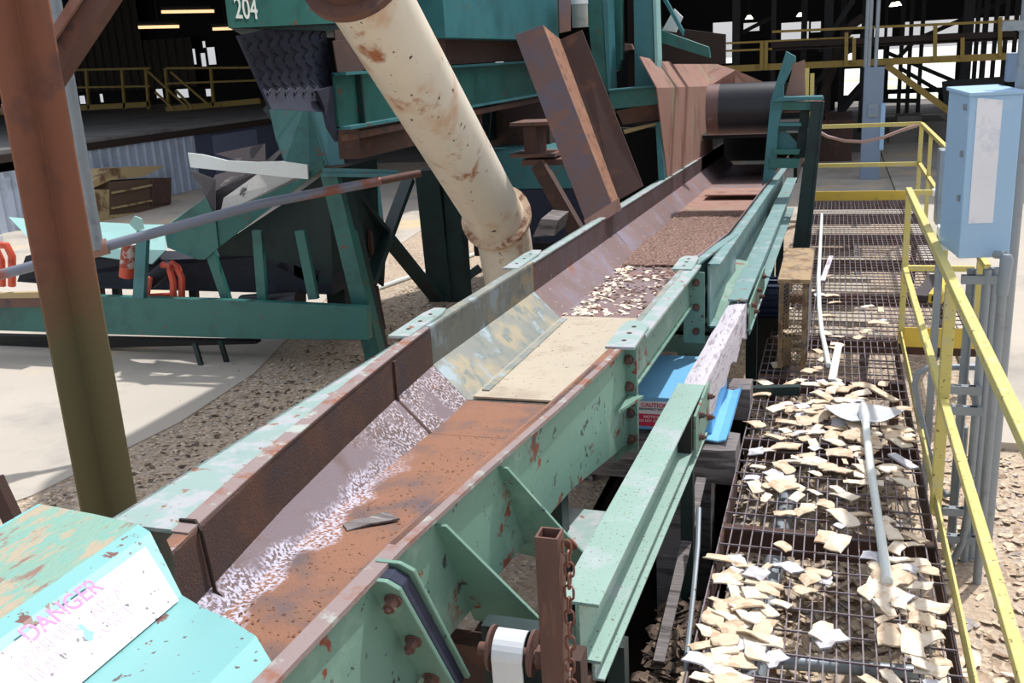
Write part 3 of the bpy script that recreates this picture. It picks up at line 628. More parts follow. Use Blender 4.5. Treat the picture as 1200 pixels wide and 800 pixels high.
# chip heap under the grating
r = random.Random(9); hp = MB(); rows = []
def heap(x, y): 
    return -.40+.10*math.sin(x*4.1+y*1.3)+.10*math.sin(y*2.3+x)+.04*math.sin(y*7+x*5)
for i in range(60):
    y = 1.0+i*.115; rows.append([(x_, y, heap(x_,y)-.03) for x_ in [-.85+.09*j for j in range(4,16)]])
hp.sheet(rows, (0,0,-.04)); one('chip_heap', hp, 'ground', 'heap of old wood chips lying under the near grating', 'wood chips', None, 'stuff')
litter('chip_heap', 3400, lambda r: (r.uniform(-.5,.5), r.uniform(1.1,7.6)), .07, 'chip_ground', 'weathered wood chips covering the heap under the near grating', 'wood chips', lambda x,y: heap(x,y)-.02, .5, 10)
litter('chip_heap', 900, lambda r: (r.uniform(-1.15,-.52), r.uniform(1.4,2.95)), .06, 'chip_ground', 'wood chips on the ground below the near green beam', 'wood chips', lambda x,y: -.42, .5, 11)
bm_ = MB(); bm_.box((-1.2,1.2,GZ+.01),(-.5,3.0,-.42)); one('chip_heap', bm_, 'ground', 'chip covered mound under the strap hanger', 'wood chips', None, 'stuff')
litter('chip_heap', 900, lambda r: (r.uniform(-.74,-.46), r.uniform(2.2,4.3)), .065, 'dark_chip', 'dark wood chips between the near green beam and the grating', 'wood chips', lambda x,y: -.44+.1*(x+.7), .6, 17)
litter('ground_chips', 2600, lambda r: (r.uniform(.56,3.2), 2.2+r.random()*4.9), .05, 'chip_ground', 'wood chips strewn over the ground right of the yellow railing', 'wood chips', lambda x,y: GZ, .35, 12)
litter('ground_chips', 700, lambda r: (r.uniform(.56,2.4), 2.2+r.random()*2.2), .07, 'chip_a', 'paler fresh wood chips on the ground right of the yellow railing', 'wood chips', lambda x,y: GZ+.01, .35, 13)
litter('ground_chips', 6000, lambda r: (-5.3+3.3*r.random(), 2.0+r.random()**.8*10), .035, 'chip_ground', 'small wood chips and bark strewn left of the trough', 'wood chips', lambda x,y: GZ, .35, 14)
litter('ground_chips', 1500, lambda r: (min(-2.1,r.gauss(-3.9,.7)), r.gauss(7,2.2)), .04, 'dark_chip', 'dark bark scraps on the ground left of the trough', 'bark', lambda x,y: GZ, .35, 15)

# loose chips on the deck
protos = []
for k in range(9):
    L = .115 if k < 6 else .09; W = (.075,.06,.085,.05,.07,.038,.07,.05,.06)[k]
    mm = ('chip_a','chip_a','chip_b','chip_a','chip_b','chip_b','chip_c','chip_a','chip_b')[k]
    protos.append(chip_mesh(L, W, .005, (.22,.1,.3,.15,.25,.08,.3,.12,.2)[k], 50+k).build('wood_chip', mm, None))
protos = [(p, p.data) for p in protos]
placed = []; used = set(); rc = random.Random(21)
def clusterpt():
    u = rc.random()
    if u < .26: return rc.gauss(-.34,.09), rc.uniform(2.3,4.0)
    if u < .50: return rc.gauss(-.05,.22), rc.uniform(4.5,6.6)
    if u < .66: return rc.gauss(.12,.2), rc.gauss(5.9,.35)
    if u < .80: return rc.uniform(.2,.46), rc.uniform(2.6,4.6)
    if u < .93: return rc.uniform(-.4,.46), rc.uniform(2.3,5.8)
    return rc.uniform(-.4,.45), rc.uniform(6.5,10)
GRP = 'wood chips on the walkway grating'
LBL = {'chip_a':'pale cream wood chip lying loose on the steel grating of the walkway', 'chip_b':'tan brown wood chip lying loose on the steel grating of the walkway', 'chip_c':'silvery grey wood chip lying loose on the steel grating of the walkway'}
tries = 0
while len(placed) < 292 and tries < 9000:
    tries += 1; x, y = clusterpt()
    if not (-.42 < x < .45): continue
    if any((x-a)**2+(y-b_)**2 < .0021 for a, b_ in placed): continue
    placed.append((x, y)); k = rc.randrange(9); src, me = protos[k]
    if k in used: o = src.copy(); COL.objects.link(o)
    else: o = src; used.add(k)
    nb = sum((x-a)**2+(y-b_)**2 < .0075 for a, b_ in placed[:-1])
    o.location = (x, y, .0+.006*min(nb, 3)); o.rotation_euler = (rc.uniform(-.12,.12)*(1+nb*.6), rc.uniform(-.12,.12)*(1+nb*.6), rc.uniform(0,2*PI)); s = rc.uniform(.7,1.4)
    o.scale = (s, s, s); tag(o, LBL[me.materials[0].name and {'pale_wood_chip':'chip_a','tan_wood_chip':'chip_b','grey_wood_chip':'chip_c'}[me.materials[0].name]], 'wood chip', GRP)

# shovel
sh = thing('scoop_shovel', 'aluminium scoop shovel with long white handle lying on the grating', 'shovel', (.2,5.0,0))
bl = MB(); rows = []
cx, cy = .215, 5.88
for i in range(9):
    t = i/8; row = []
    for j in range(15):
        u = j/14*2-1
        half = .235*(1-.0*t); 
        y = cy + (-.20 + .46*t) * (1-.55*abs(u)**2.2) + (.0 if t > .5 else 0) 
        x = cx + half*u*(1-.10*(t-.4)**2*4)
        z = .06+.05*abs(u)**2.5*(1-t*.5)-.045*t+.02*math.exp(-(u*6)**2)*(1-t)
        row.append((x,y,z))
    rows.append(row)
bl.sheet(rows, (0,0,.003)); ob = bl.build('blade', 'white_metal', sh); 
for p in ob.data.polygons: p.use_smooth = True
MB().tube([(cx,5.98,.075),(cx+.0,5.86,.095),(cx+.006,5.74,.088),(cx+.012,5.62,.075)], .03, 12, rs=[.012,.024,.03,.024]).build('socket', 'white_metal', sh)
MB().tube([(cx+.01,5.66,.078),(.235,5.1,.055),(.255,4.5,.035),(.273,3.92,.024)], .022, 14, rs=[.021,.021,.021,.023]).build('handle', 'white_plastic', sh)

# pvc pipe and lath strips on the deck
def rp(px, py, z=.02): return PZ(px, py, z)
one('plastic_pipe', MB().tube([rp(963,251),rp(961,290),rp(959,325),rp(960,360),rp(963,390),rp(968,412),rp(971,428)], .019, 12), 'white_plastic', 'long white bent plastic pipe lying lengthwise on the far grating', 'pipe')
def strip(a, b, w, m, label, z=.012):
    one('loose_strip', MB().bar(rp(*a,z), rp(*b,z), w, .012), m, label, 'strip')
strip((974,300),(964,329),.045,'plank','short lilac strip lying beside the white plastic pipe')
strip((983,404),(975,445),.05,'white_plastic','white pointed strip lying just below the end of the plastic pipe')
strip((1018,452),(1050,470),.05,'chip_b','long tan splinter of wood on the grating above the shovel blade')
strip((1045,532),(1072,549),.05,'chip_c','grey flat strip on the grating right of the shovel')

# motor and wire guard
mo = thing('electric_motor', 'dark blue electric motor behind the wooden wire guard', 'motor', (-.5,8.0,GZ))
mc = PY(905,348,8.0)
b = MB().tube([(mc.x-.16,8.0,mc.z),(mc.x+.13,8.0,mc.z)], .15, 20)
for k in range(16): a = 2*PI*k/16; b.bar((mc.x-.13,8.0+.155*math.cos(a),mc.z+.155*math.sin(a)),(mc.x+.1,8.0+.155*math.cos(a),mc.z+.155*math.sin(a)),.012,.03,(0,math.cos(a),math.sin(a)))
b.build('finned_body', 'motor', mo)
MB().tube([(mc.x+.13,8.0,mc.z),(mc.x+.24,8.0,mc.z)], .045, 12).build('shaft', 'rust', mo)
MB().box((mc.x-.12,7.9,GZ),(mc.x+.1,8.1,mc.z-.15)).build('mount', 'dark', mo)
gd = thing('wire_guard', 'yellow wooden framed wire mesh guard standing on the grating', 'guard', (-.3,7.0,0))
A, B_, C_, D_ = PZ(911,428,.02), PZ(940,428,.02), None, None
x0, x1, y0, y1, zt = A.x, B_.x+.02, A.y, A.y+1.05, .62
for (xa, ya) in ((x0,y0),(x1-.03,y0),(x0,y1),(x1-.03,y1)): MB().box((xa,ya,.0),(xa+.03,ya+.045,zt)).build('frame_post', 'wood_yellow', gd)
MB().box((x0-.01,y0-.02,zt),(x1+.02,y1+.06,zt+.03)).build('top_board', 'wood_yellow', gd, .004)
MB().box((x1+.001,y0,.05),(x1+.012,y1,zt)).build('side_panel', 'wood_grey', gd)
ms = MB(); n = 11
zz = .03
W_ = x1-x0; Hh = zt-zz
k = -W_
st = .028
while k < Hh:
    for sgn in (0, 1):
        a0_ = max(0, -k); a1_ = min(W_, Hh-k)
        if a1_ > a0_:
            xa, xb = (x0+a0_, x0+a1_) if not sgn else (x1-a0_, x1-a1_)
            ms.bar((xa,y0-.004,zz+k+a0_),(xb,y0-.004,zz+k+a1_),.0035,.003,(0,1,0))
    k += st
ms.build('wire_mesh', 'wood_yellow', gd)
MB().box((x0+.035,y0+.06,.0),(x0+.09,y0+.1,.2)).build('foot_block', 'wood_yellow', gd)

# ============================================================ RAILINGS
def sq(mb, a, b, w=.042): return mb.bar(a, b, w, w, (0,0,1) if abs((V(b)-V(a)).normalized().z) < .9 else (0,1,0))
rl = thing('safety_railing', 'yellow square tube safety railing along the right edge of the near grating', 'railing', (.52,4.5,0))
RT = 1.13; RX = .525
sq(MB(), (RX,7.72,RT), (RX,.6,RT)).build('top_rail', 'yellow', rl, .004)
sq(MB(), (RX,7.72,.56), (RX,.6,.56), .038).build('mid_rail', 'yellow', rl, .004)
MB().box((RX-.006,.6,.0),(RX+.004,7.72,.085)).build('toe_board', 'yellow', rl)
for y in (7.66,4.72,1.75):
    sq(MB(), (RX,y,-.02), (RX,y,RT-.02), .042 if y > 7 else .05).build('post', 'yellow', rl, .003)
rl2 = thing('safety_railing', 'short yellow cross railing joining the near railing to the blue cabinet', 'railing', (.8,7.66,0))
sq(MB(), (RX+.02,7.66,RT-.01), (.68,7.66,RT-.01), .036).build('top_rail', 'yellow', rl2); sq(MB(), (RX+.02,7.66,.56), (1.0,7.66,.56), .04).build('mid_rail', 'yellow', rl2)
MB().box((RX+.02,7.63,-.04),(1.12,7.642,.11)).build('toe_board', 'yellow_toe', rl2); sq(MB(), (.98,7.66,-.02), (.98,7.66,.54)).build('post', 'yellow', rl2)
MB().tube([(.68,7.66,RT-.01),(.74,7.66,RT-.01)], .028, 10).build('clamp', 'white_metal', rl2)
rl3 = thing('safety_railing', 'yellow railing across the far end of the walkway with a drooping cable', 'railing', (.4,14.9,0))
YF = 14.9; p = PY(952,151,YF); q = PY(1080,148,YF); z1 = 1.05
sq(MB(), (p.x,YF,z1), (q.x,YF,z1), .055).build('top_rail', 'yellow', rl3); sq(MB(), (p.x,YF,.5), (q.x,YF,.5), .055).build('mid_rail', 'yellow', rl3)
MB().box((p.x-.1,YF-.03,.0),(q.x-.05,YF,.13)).build('toe_board', 'yellow_toe', rl3)
for x in (q.x,): sq(MB(), (x,YF,-.02), (x,YF,z1-.02), .055).build('post', 'yellow', rl3)
rl4 = thing('safety_railing', 'yellow railing along the right side of the far grating behind the blue cabinet', 'railing', (1.15,12,0))
sq(MB(), (q.x,YF-.05,z1), (q.x,8.0,z1), .045).build('top_rail', 'yellow', rl4); sq(MB(), (q.x,YF-.05,.5), (q.x,8.0,.5), .045).build('mid_rail', 'yellow', rl4)
for y in (13.4,10.9,8.4): sq(MB(), (q.x,y,-.02), (q.x,y,z1-.02), .045).build('post', 'yellow', rl4)
b = MB(); pts = [PY(x, y, YF-.1) for x, y in ((955,152),(970,160),(990,165),(1012,166),(1035,161),(1055,153),(1075,147))]
b.tube(pts, .022, 8); one('drooping_cable', b, 'hose', 'pinkish grey cable drooping from the far yellow top rail', 'cable')

# ============================================================ ELECTRICAL CABINET AND CONDUITS
cab = thing('electrical_cabinet', 'pale blue electrical cabinet with a faded white panel beside the railing', 'cabinet', (.74,5.3,1.08))
A0 = PY(1124,303,5.2); B0 = PY(1181,305,5.25); zt = PY(1135,110,5.2).z; zb = A0.z
A1 = PY(1112,107,5.62); C0 = V((A0.x,A0.y)); ux = (B0-A0); ux.z = 0; W = ux.length; ux.normalize()
uy = V((A1.x-A0.x, A1.y-A0.y, 0)); D = uy.length; uy.normalize()
P = lambda a, b_, z: V((A0.x,A0.y,0))+ux*a+uy*b_+V((0,0,z))
body = MB().prism([P(.0,.07,zb), P(W,.07,zb), P(W,D,zb), P(0,D,zb)], (0,0,zt-zb)).build('body', 'pale_blue', cab, .006)
door = MB().prism([P(-.004,.055,zb+.0), P(W+.006,.055,zb), P(W+.006,0,zb), P(-.004,0,zb)], (0,0,zt-zb-.01)).build('door', 'pale_blue', cab, .006)
h_ = zt-zb
pt = MB().prism([P(.03,-.004,zb+.22*h_), P(.145,-.004,zb+.22*h_), P(.145,-.004,zb+.955*h_), P(.03,-.004,zb+.975*h_)], uy*.004); pt.build('white_panel', 'white_patch', door)
MB().prism([P(-.012,-.012,zt-.012), P(W+.012,-.012,zt-.012), P(W+.012,D+.01,zt), P(-.012,D+.01,zt)], (0,0,.018)).build('rain_lid', 'pale_blue', cab, .004)
for zz in (.35,.62,.9): MB().prism([P(-.016,.045,zb+zz*h_), P(-.002,.045,zb+zz*h_), P(-.002,.07,zb+zz*h_), P(-.016,.07,zb+zz*h_)], (0,0,.03)).build('latch', 'grey_metal', cab)
cd = thing('push_button_station', 'grey push button box with red and green buttons left of the blue cabinet', 'control box', PY(1104,262,5.9))
k0 = PY(1101,175,6.1); k1 = PY(1107,262,6.1)
MB().prism([(k0.x-.0,6.05,k1.z), (k0.x+.075,6.05,k1.z), (k0.x+.075,6.2,k1.z), (k0.x,6.2,k1.z)], (0,0,k0.z-k1.z)).build('box', 'grey_metal', cd, .006)
MB().box((k0.x+.02,6.08,GZ+.0),(k0.x+.06,6.12,k1.z)).build('stem', 'grey_metal', cd)
for (px, py, m) in ((1108,271,'red'),(1114,279,'green_button')):
    e = PY(px, py, 5.72); MB().tube([e, e+V((.0,.03,.0))], .024, 14).build('button', m, cd)
e = PY(1105,272,5.82); MB().box((e.x-.03,5.75,e.z-.09),(e.x+.05,5.85,e.z+.04)).build('button_plate', 'white_plastic', cd, .006)
stn = thing('conduit_stand', 'grey steel channel stand with vertical conduits carrying the blue cabinet', 'conduit stand', (.8,5.4,GZ))
def vpole(px, py, Y, r, z0, z1, name='conduit', m='grey_metal'):
    p = PY(px, py, Y); return MB().tube([(p.x,Y,z0),(p.x,Y,z1)], r, 14).build(name, m, stn)
vpole(1172,420,5.45,.042,GZ,2.75)
vpole(1158,400,5.4,.028,GZ,1.05); vpole(1148,430,5.36,.022,GZ,1.05); 
vpole(1131,420,5.5,.024,GZ,1.02)
def cross(px0, px1, py, Y):
    a = PY(px0, py, Y); c = PY(px1, py, Y); o = MB().box((a.x,Y-.04,a.z-.022),(c.x,Y,a.z+.022)).build('channel_rung', 'grey_metal', stn)
    s = MB(); k = a.x+.03
    while k < c.x-.04: s.box((k,Y-.03,a.z+.0215),(k+.035,Y-.01,a.z+.0235)); k += .07
    s.build('slot', 'dark', o)
cross(1110,1150,454,5.33); cross(1112,1152,478,5.33); cross(1096,1152,595,5.33); cross(1098,1150,627,5.33); cross(1126,1172,326,5.38)
def path(pts, r, Y, nm='bent_conduit'):
    return MB().tube([PY(x, y, Y) for x, y in pts], r, 10).build(nm, 'grey_metal', stn)
path([(1150,430),(1110,430),(1088,431),(1076,437),(1072,450),(1077,480),(1086,520),(1094,552),(1100,570),(1108,580),(1118,578),(1124,566),(1128,545),(1131,500)], .018, 5.6)
path([(1138,560),(1134,600),(1128,635),(1118,655),(1106,664)], .02, 5.3)
f0 = PY(1173,298,5.2); MB().tube([PY(1166,298,5.2), PY(1178,299,5.15)], .02, 12).build('conduit_fitting', 'grey_metal', stn)
f1 = PY(1180,303,5.13); f2 = PY(1174,345,5.13); MB().tube([f1+V((0,0,.02)), f1, f2], .03, 12, rs=[.02,.03,.028]).build('conduit_fitting', 'grey_metal', stn)
MB().tube([f2, V((f2.x,5.13,GZ))], .022, 12).build('conduit', 'grey_metal', stn)
e0 = PY(1178,30,5.45); MB().box((e0.x-.02,5.38,e0.z-.025),(e0.x+.3,5.42,e0.z+.02)).build('channel_arm', 'grey_metal', stn)
e0 = PY(1181,84,5.6); MB().box((e0.x-.0,5.6,e0.z-.05),(e0.x+.14,5.7,e0.z+.09)).build('junction_box', 'panel_grey', stn, .006)
# dark box section by the corner
yb_ = thing('yellow_box_section', 'yellow and black box section lying on the grating beyond the railing', 'box section', PZ(1095,350,.02))
a = PZ(1096,350,.05); c = PZ(1112,327,.05); MB().bar(a, c, .11, .08).build('body', 'yellow_toe', yb_); MB().bar(a+V((-.12,.05,-.01)), c+V((-.10,.1,-.01)), .12, .05).build('rubber_pad', 'belt_dark', yb_)
d_ = (a-c).normalized(); MB().bar(a+d_*.001, a+d_*.004, .06, .05).build('dark_opening', 'near_black', yb_)

# ============================================================ DRUM FRAME AND SKIRTS
dr = thing('drum_pulley', 'large black drum pulley with a rusty end band above the far trough', 'drum', (-1.0,11.3,1.2))
zc = 1.535; R_ = .285
MB().tube([(-1.25,11.55,zc),(-.62,11.55,zc)], R_, 40).build('shell', 'drum', dr)
MB().tube([(-1.385,11.55,zc),(-1.25,11.55,zc)], R_*.995, 40).build('end_band', 'drum_rust', dr)
MB().tube([(-.62,11.55,zc),(-.15,11.55,zc)], .06, 16).build('shaft', 'rust', dr)
fr = thing('welded_drum_stand', 'teal welded steel frame holding the drum at the end of the walkway', 'frame', (-.4,11.4,0))
def plate(pts, Y, t, name, m, parent): return MB().prism([PY(x, y, Y) for x, y in pts], (0,t,0)).build(name, m, parent, .003)
plate([(903,118),(918,118),(912,150),(908,205),(893,218)], 11.2, .14, 'front_upright', 'teal_blue', fr)
plate([(903,118),(921,60),(932,66),(932,72),(918,100),(918,118)], 11.2, .16, 'slanted_arm', 'teal_blue', fr)
plate([(930,75),(943,70),(944,113),(920,113)], 11.5, .012, 'gusset_plate', 'rust_pink', fr)
plate([(905,119),(965,117),(964,113),(912,114)], 11.15, .3, 'top_cap', 'teal_blue', fr)
plate([(905,119),(963,119),(961,129),(903,129)], 11.2, .05, 'top_channel', 'teal', fr)
plate([(951,120),(965,119),(947,290),(929,290)], 11.15, .10, 'right_leg', 'teal_dark', fr)
plate([(963,119),(966,119),(949,290),(945,290)], 11.14, .2, 'leg_edge', 'teal_dark', fr)
plate([(938,129),(949,129),(943,185),(932,185)], 11.3, .08, 'inner_post', 'teal_dark', fr)
plate([(913,144),(939,144),(939,148),(913,148)], 11.2, .14, 'rung', 'teal_blue', fr)
plate([(913,148),(937,148),(937,153),(912,153)], 11.21, .02, 'rung', 'teal_dark', fr)
plate([(906,175),(938,175),(936,181),(905,181)], 11.18, .1, 'rung', 'teal', fr)
plate([(902,186),(937,186),(935,197),(901,197)], 11.18, .1, 'rung', 'teal', fr)
plate([(912,153),(920,152),(935,168),(935,175),(910,175)], 11.3, .012, 'back_plate', 'teal_blue', fr)
b = MB()
for p in ((907,186),(894,212)): pass
sk = thing('skirt_board', 'pinkish rusty bent sheet skirts standing along the left lip by the drum', 'skirt boards', (-1.85,11.5,.8))
XS = -1.86
def XPt(px, py, x=XS): return PX(px, py, x)
l0, l1, l2, l3 = XPt(770,103), XPt(783,215), XPt(836,181), XPt(831,101)
nS = 4
for k in range(3):
    t0, t1 = k/3+.0, (k+1)/3
    a = l0.lerp(l3, t0); b2 = l0.lerp(l3, t1); c = l1.lerp(l2, t1); d2 = l1.lerp(l2, t0)
    MB().prism([a,b2,c,d2], (-.012 if k != 1 else -.016,0,0)).build('lower_sheet', 'rust_pink', sk)
u0 = PX(750,66,-2.12); u1 = PX(827,71,-2.15); pcs = [(750,66),(790,71),(827,71)]
tops = [PX(750,66,-2.08), PX(778,72,-2.10), PX(800,71,-2.12), PX(828,71,-2.14)]; bots = [l0, l0.lerp(l3,.36), l0.lerp(l3,.66), l3]
for k in range(3): MB().prism([tops[k], tops[k+1], bots[k+1], bots[k]], (-.01-.004*(k == 1),0,-.004)).build('upper_sheet', 'rust_pink', sk)
e1 = PY(862,82,15.6); e2 = PY(897,97,15.8); e3 = PY(860,105,15.6); e4 = PY(890,112,15.8)
MB().prism([tops[3], e1, e2, e4, e3, bots[3]], (0,.02,-.004)).build('upper_sheet', 'rust_pink', sk)
b = MB(); b.box((-1.85,17.6,.3),(-.5,17.65,1.5)); b.box((-1.84,14.6,.95),(-.5,17.6,1.0)); b.box((-.55,14.6,.3),(-.5,17.6,.95)); one('shade_apron', b, 'near_black', 'black apron put in as the shade at the trough end under the drum', 'apron')  # black boxes stand in for the deep shade beyond the drum

# leaning rusty channel on left lip
an = thing('rusty_steel_channel', 'rusty brown bent steel channel leaning against the left lip of the trough', 'steel channel', (-1.98,8.2,.75))
Yb, Yt = 8.15, 8.9
def AP(px, py, off=0):
    t = (272-py)/240; return PY(px, py, Yb+(Yt-Yb)*t+off)
fa = [AP(603,41), AP(636,29), AP(718,241), AP(690,270)]
MB().prism(fa, (.0,.012,0)).build('left_flange', 'rust_mauve', an, .002)
stp = [AP(636,29), AP(655,46,.35), AP(727,243,.22), AP(712,250), ]
MB().prism([AP(637,30,.01), AP(656,46,.4), AP(728,243,.3), AP(716,246,.01)], (0,.012,0)).build('web', 'rust_orange', an)
sb = [AP(655,47,.4), AP(682,35,.42), AP(754,218,.5), AP(719,238,.42)]
MB().prism(sb, (0,.012,0)).build('right_flange', 'rust_dark', an, .002)
MB().prism([AP(690,270,-.01), AP(728,246,-.01), AP(725,232,-.01), AP(684,258,-.01)], (0,.012,0)).build('foot_plate', 'rust_pink', an)

# ============================================================ CREAM PIPE
cp = thing('cream_discharge_pipe', 'large cream steel pipe with rust streaks slanting down behind the trough', 'pipe', (-3.1,9.6,GZ))
pb = V((-3.055,8.80,.76)); pt_ = V((-2.945,6.20,2.63)); d = (pb-pt_).normalized()
RP = .272
MB().tube([pt_-d*.26, pt_.lerp(pb,.33), pt_.lerp(pb,.66), pb], RP, 48).build('barrel', 'cream', cp)
b = MB().pipe(pb-d*.03, pb+d*.0, RP+.07, RP-.01, 44); b.pipe(pb+d*.008, pb+d*.03, RP+.065, RP-.01, 44); b.build('collar', 'cream_rust', cp)
e = pb+V((.03,.85,-1.0)); e = pb+V((-.0,.42,-.9))
MB().tube([pb+d*.0, pb+d*.2, V((pb.x,pb.y+.55,GZ-.02))], RP*.98, 40).build('lower_spool', 'cream', cp)
pt_ = pt_-d*.24
fl_ = MB().pipe(pt_-d*.05, pt_-d*.0, RP+.085, RP-.02, 44); ff = fl_.build('top_flange', 'rust', cp)
h = MB(); aa = d.orthogonal().normalized(); bb = d.cross(aa)
for k in range(12): q = 2*PI*k/12; MB().bolt(pt_+aa*(RP+.05)*math.cos(q)+bb*(RP+.05)*math.sin(q), d, .02, .02).build('bolt', 'cream', ff)
MB().tube([pt_-d*.05, pt_-d*1.6], RP*.99, 40).build('upper_spool', 'rust', cp)

# ============================================================ LEFT COLUMN, BRACES, HANDRAIL PIPE
cl = thing('rusty_column', 'rusty steel H column with lichen green foot at the left edge', 'column', (-3.9,4.2,GZ))
cc = PY(74,300,4.2); cw = .118
vd = V((cc.x, cc.y, 0)).normalized(); sd_ = V((vd.y, -vd.x, 0))     # away from the viewer, and sideways
cbase = V((cc.x, cc.y, GZ))+vd*.06; LG = .215
e1 = (sd_-vd).normalized(); e2 = (-sd_-vd).normalized(); T_ = .014
MB().prism([cbase+e1*a+e2*b_ for a, b_ in ((0,0),(LG,0),(LG,T_),(T_,T_),(T_,LG),(0,LG))], (0,0,4.2)).build('shaft', 'rust_col', cl, .003)
MB().prism([cbase+e1*a+e2*b_ for a, b_ in ((LG*.5,-.004),(LG*.9,-.004),(LG*.9,-.02),(LG*.5,-.02))], (0,0,.3)).build('foot_cleat', 'rust_dark', cl)
MB().bar(PY(20,142,4.5), PY(142,-45,4.5), .185, .10, (0,1,0)).build('brace', 'rust', cl, .003)
MB().bar(PY(6,127,4.42), PY(124,-52,4.42), .05, .02, (0,1,0)).build('brace_flange', 'rust_pink', cl)
one('rusty_strut', MB().bar(PY(-8,560,3.9), PY(30,640,3.9), .1, .06, (0,1,0)), 'rust_dark', 'short dark rusty strut foot at the left edge above the hood', 'strut')
hp_ = thing('pipe_handrail', 'long grey and rusty pipe with a tee crossing in front of the left machine', 'pipe', (-5,6,GZ))
pA = PY(-60,338,5.6); pT = PY(112,292,6.0); pB = PY(300,240,6.9); pC = PY(445,212,7.7); pD = PY(492,203,8.0)
MB().tube([pA, pT, pB, pC], .040, 16).build('rail_pipe', 'pipe_grey', hp_)
MB().tube([pC, pD], .032, 14).build('end_pipe', 'rust', hp_)
MB().tube([pT-(pT-pA).normalized()*.09, pT+(pB-pT).normalized()*.09], .062, 16).build('tee', 'rust_pink', hp_)
MB().tube([pT, V((pT.x,pT.y,pT.z+.1))], .058, 16).build('tee', 'rust_pink', hp_)
up = V((pT.x,pT.y,pT.z))
MB().tube([up, V((up.x,up.y,3.6))], .062, 18).build('upright', 'grey_metal', hp_)

# ============================================================ LEFT MACHINE (cross conveyor and frames)
Y0 = 8.0
lc = thing('cross_conveyor', 'dark teal belt conveyor frame crossing behind the column with orange idlers', 'conveyor', (-6.2,8.2,GZ))
def face(pts, Y, t, name, m, parent, bev=.003):
    return MB().prism([PY(x, y, Y) for x, y in pts], (0,t,0)).build(name, m, parent, bev)
face([(-40,345),(112,347),(270,352),(430,360),(432,398),(300,397),(112,391),(-40,386)], Y0, .09, 'side_beam', 'teal', lc)
face([(-40,392),(112,396),(300,400),(300,403),(112,408),(-40,420)], Y0+.3, .1, 'lower_beam', 'dark', lc)
face([(-20,344),(55,342),(55,349),(-20,350)], Y0-.1, .06, 'wood_rail', 'bench', lc); face([(-20,350),(55,349),(56,360),(-20,360)], Y0-.1, .05, 'rust_rail', 'rust', lc)
for (x, y) in ((228,402),(258,398)):
    t_ = PY(x, y, Y0+.05); f_ = PZ(x+8, y+27, GZ); MB().bar(t_, V((f_.x,f_.y,GZ)), .05, .03, (0,1,0)).build('foot', 'teal_dark', lc)
sheetm = MB()
sheetm.prism([PY(10,254,9.0), PY(95,262,9.1), PY(192,263,9.1), PY(194,293,8.5), PY(178,309,8.4), PY(44,290,8.4)], (0,.01,-.01)); sheetm.build('cover_sheet', 'sunlit_cyan', lc)
face([(160,271),(172,271),(168,350),(155,350)], Y0-.02, .06, 'upright', 'teal_blue', lc)
face([(157,253),(165,256),(168,268),(160,271),(151,262)], Y0-.02, .02, 'clip', 'sunlit_cyan', lc)
# idlers
def roller(p, q, Y, r, m): return MB().tube([PY(*p, Y), PY(*q, Y)], r, 18).build('idler_roller', m, lc)
roller((148,324),(152,283), 8.25, .075, 'orange'); roller((149,312),(152,284), 8.22, .076, 'red_cream')
roller((176,330),(197,312), 8.3, .075, 'black_rubber')
o_ = MB().tube([PY(x, y, 8.15) for x, y in ((203,348),(203,330),(198,312),(190,310))], .035, 8); o_.tube([PY(x, y, 8.2) for x, y in ((213,350),(213,325),(207,312),(200,308))], .035, 8); o_.bar(PY(168,348,8.2), PY(205,346,8.2), .08, .05); o_.bar(PY(172,346,8.2), PY(176,325,8.2), .05, .03, (0,1,0)); o_.build('idler_bracket', 'orange', lc)
o_ = MB().tube([PY(x, y, 7.95) for x, y in ((14,335),(14,300),(8,288),(-8,286))], .04, 8); o_.tube([PY(x, y, 8.0) for x, y in ((3,335),(2,305),(-4,292),(-14,290))], .035, 8); o_.build('idler_bracket', 'orange', lc)
o_ = MB().bar(PY(-12,283,8.0), PY(2,283,8.0), .05, .12, (0,0,1)); o_.build('idler_cap', 'white_metal', lc)
MB().prism([PY(30,300,8.5), PY(180,305,8.5), PY(300,300,8.6), PY(390,320,8.6), PY(390,345,8.6), PY(120,338,8.5), PY(20,330,8.5)], (0,.5,0)).build('belt', 'black_rubber', lc)
o_ = MB()
for px in (115,135,225,262,305,350): MB().bar(PY(px,310,8.7), PY(px+3,352,8.7), .09, .06, (0,1,0)).build('belt_support', 'dark', lc)
roller((285,358),(352,352), 8.3, .11, 'drum')
MB().bar(PY(318,359,8.12), PY(357,362,8.12), .03, .04).build('painted_glare', 'white_metal', lc)  # pale bar painted in as the glare on the black roller

# teal hopper / chute with belt pieces
cht = thing('transfer_chute', 'folded teal steel chute plates dropping from the chevron belt to the cross conveyor', 'chute', (-5.4,8.6,GZ))
def poly(pts, t=(0,.012,0)): return MB().prism([PY(x, y, Y) for x, y, Y in pts], t)
poly([(314,121,8.9),(360,113,8.7),(323,163,8.7)]).build('upper_plate', 'teal', cht)
poly([(360,113,8.7),(384,192,8.5),(362,211,8.4),(333,190,8.5),(323,163,8.7)]).build('upper_plate', 'teal', cht)
poly([(360,113,8.7),(381,111,8.6),(404,192,8.5),(384,194,8.5)]).build('side_plate', 'teal_blue', cht)
poly([(317,122,9.0),(314,121,9.0),(308,128,9.0),(318,142,9.0)]).build('side_plate', 'teal_dark', cht)
poly([(240,232,8.1),(252,254,8.1),(256,290,8.1),(240,304,8.1),(232,304,8.1),(196,290,8.1),(192,267,8.15)]).build('lower_plate', 'teal', cht)
poly([(252,254,8.12),(348,211,8.35),(378,188,8.4),(380,196,8.4),(256,290,8.12)], (0,.014,0)).build('lower_plate', 'teal', cht)
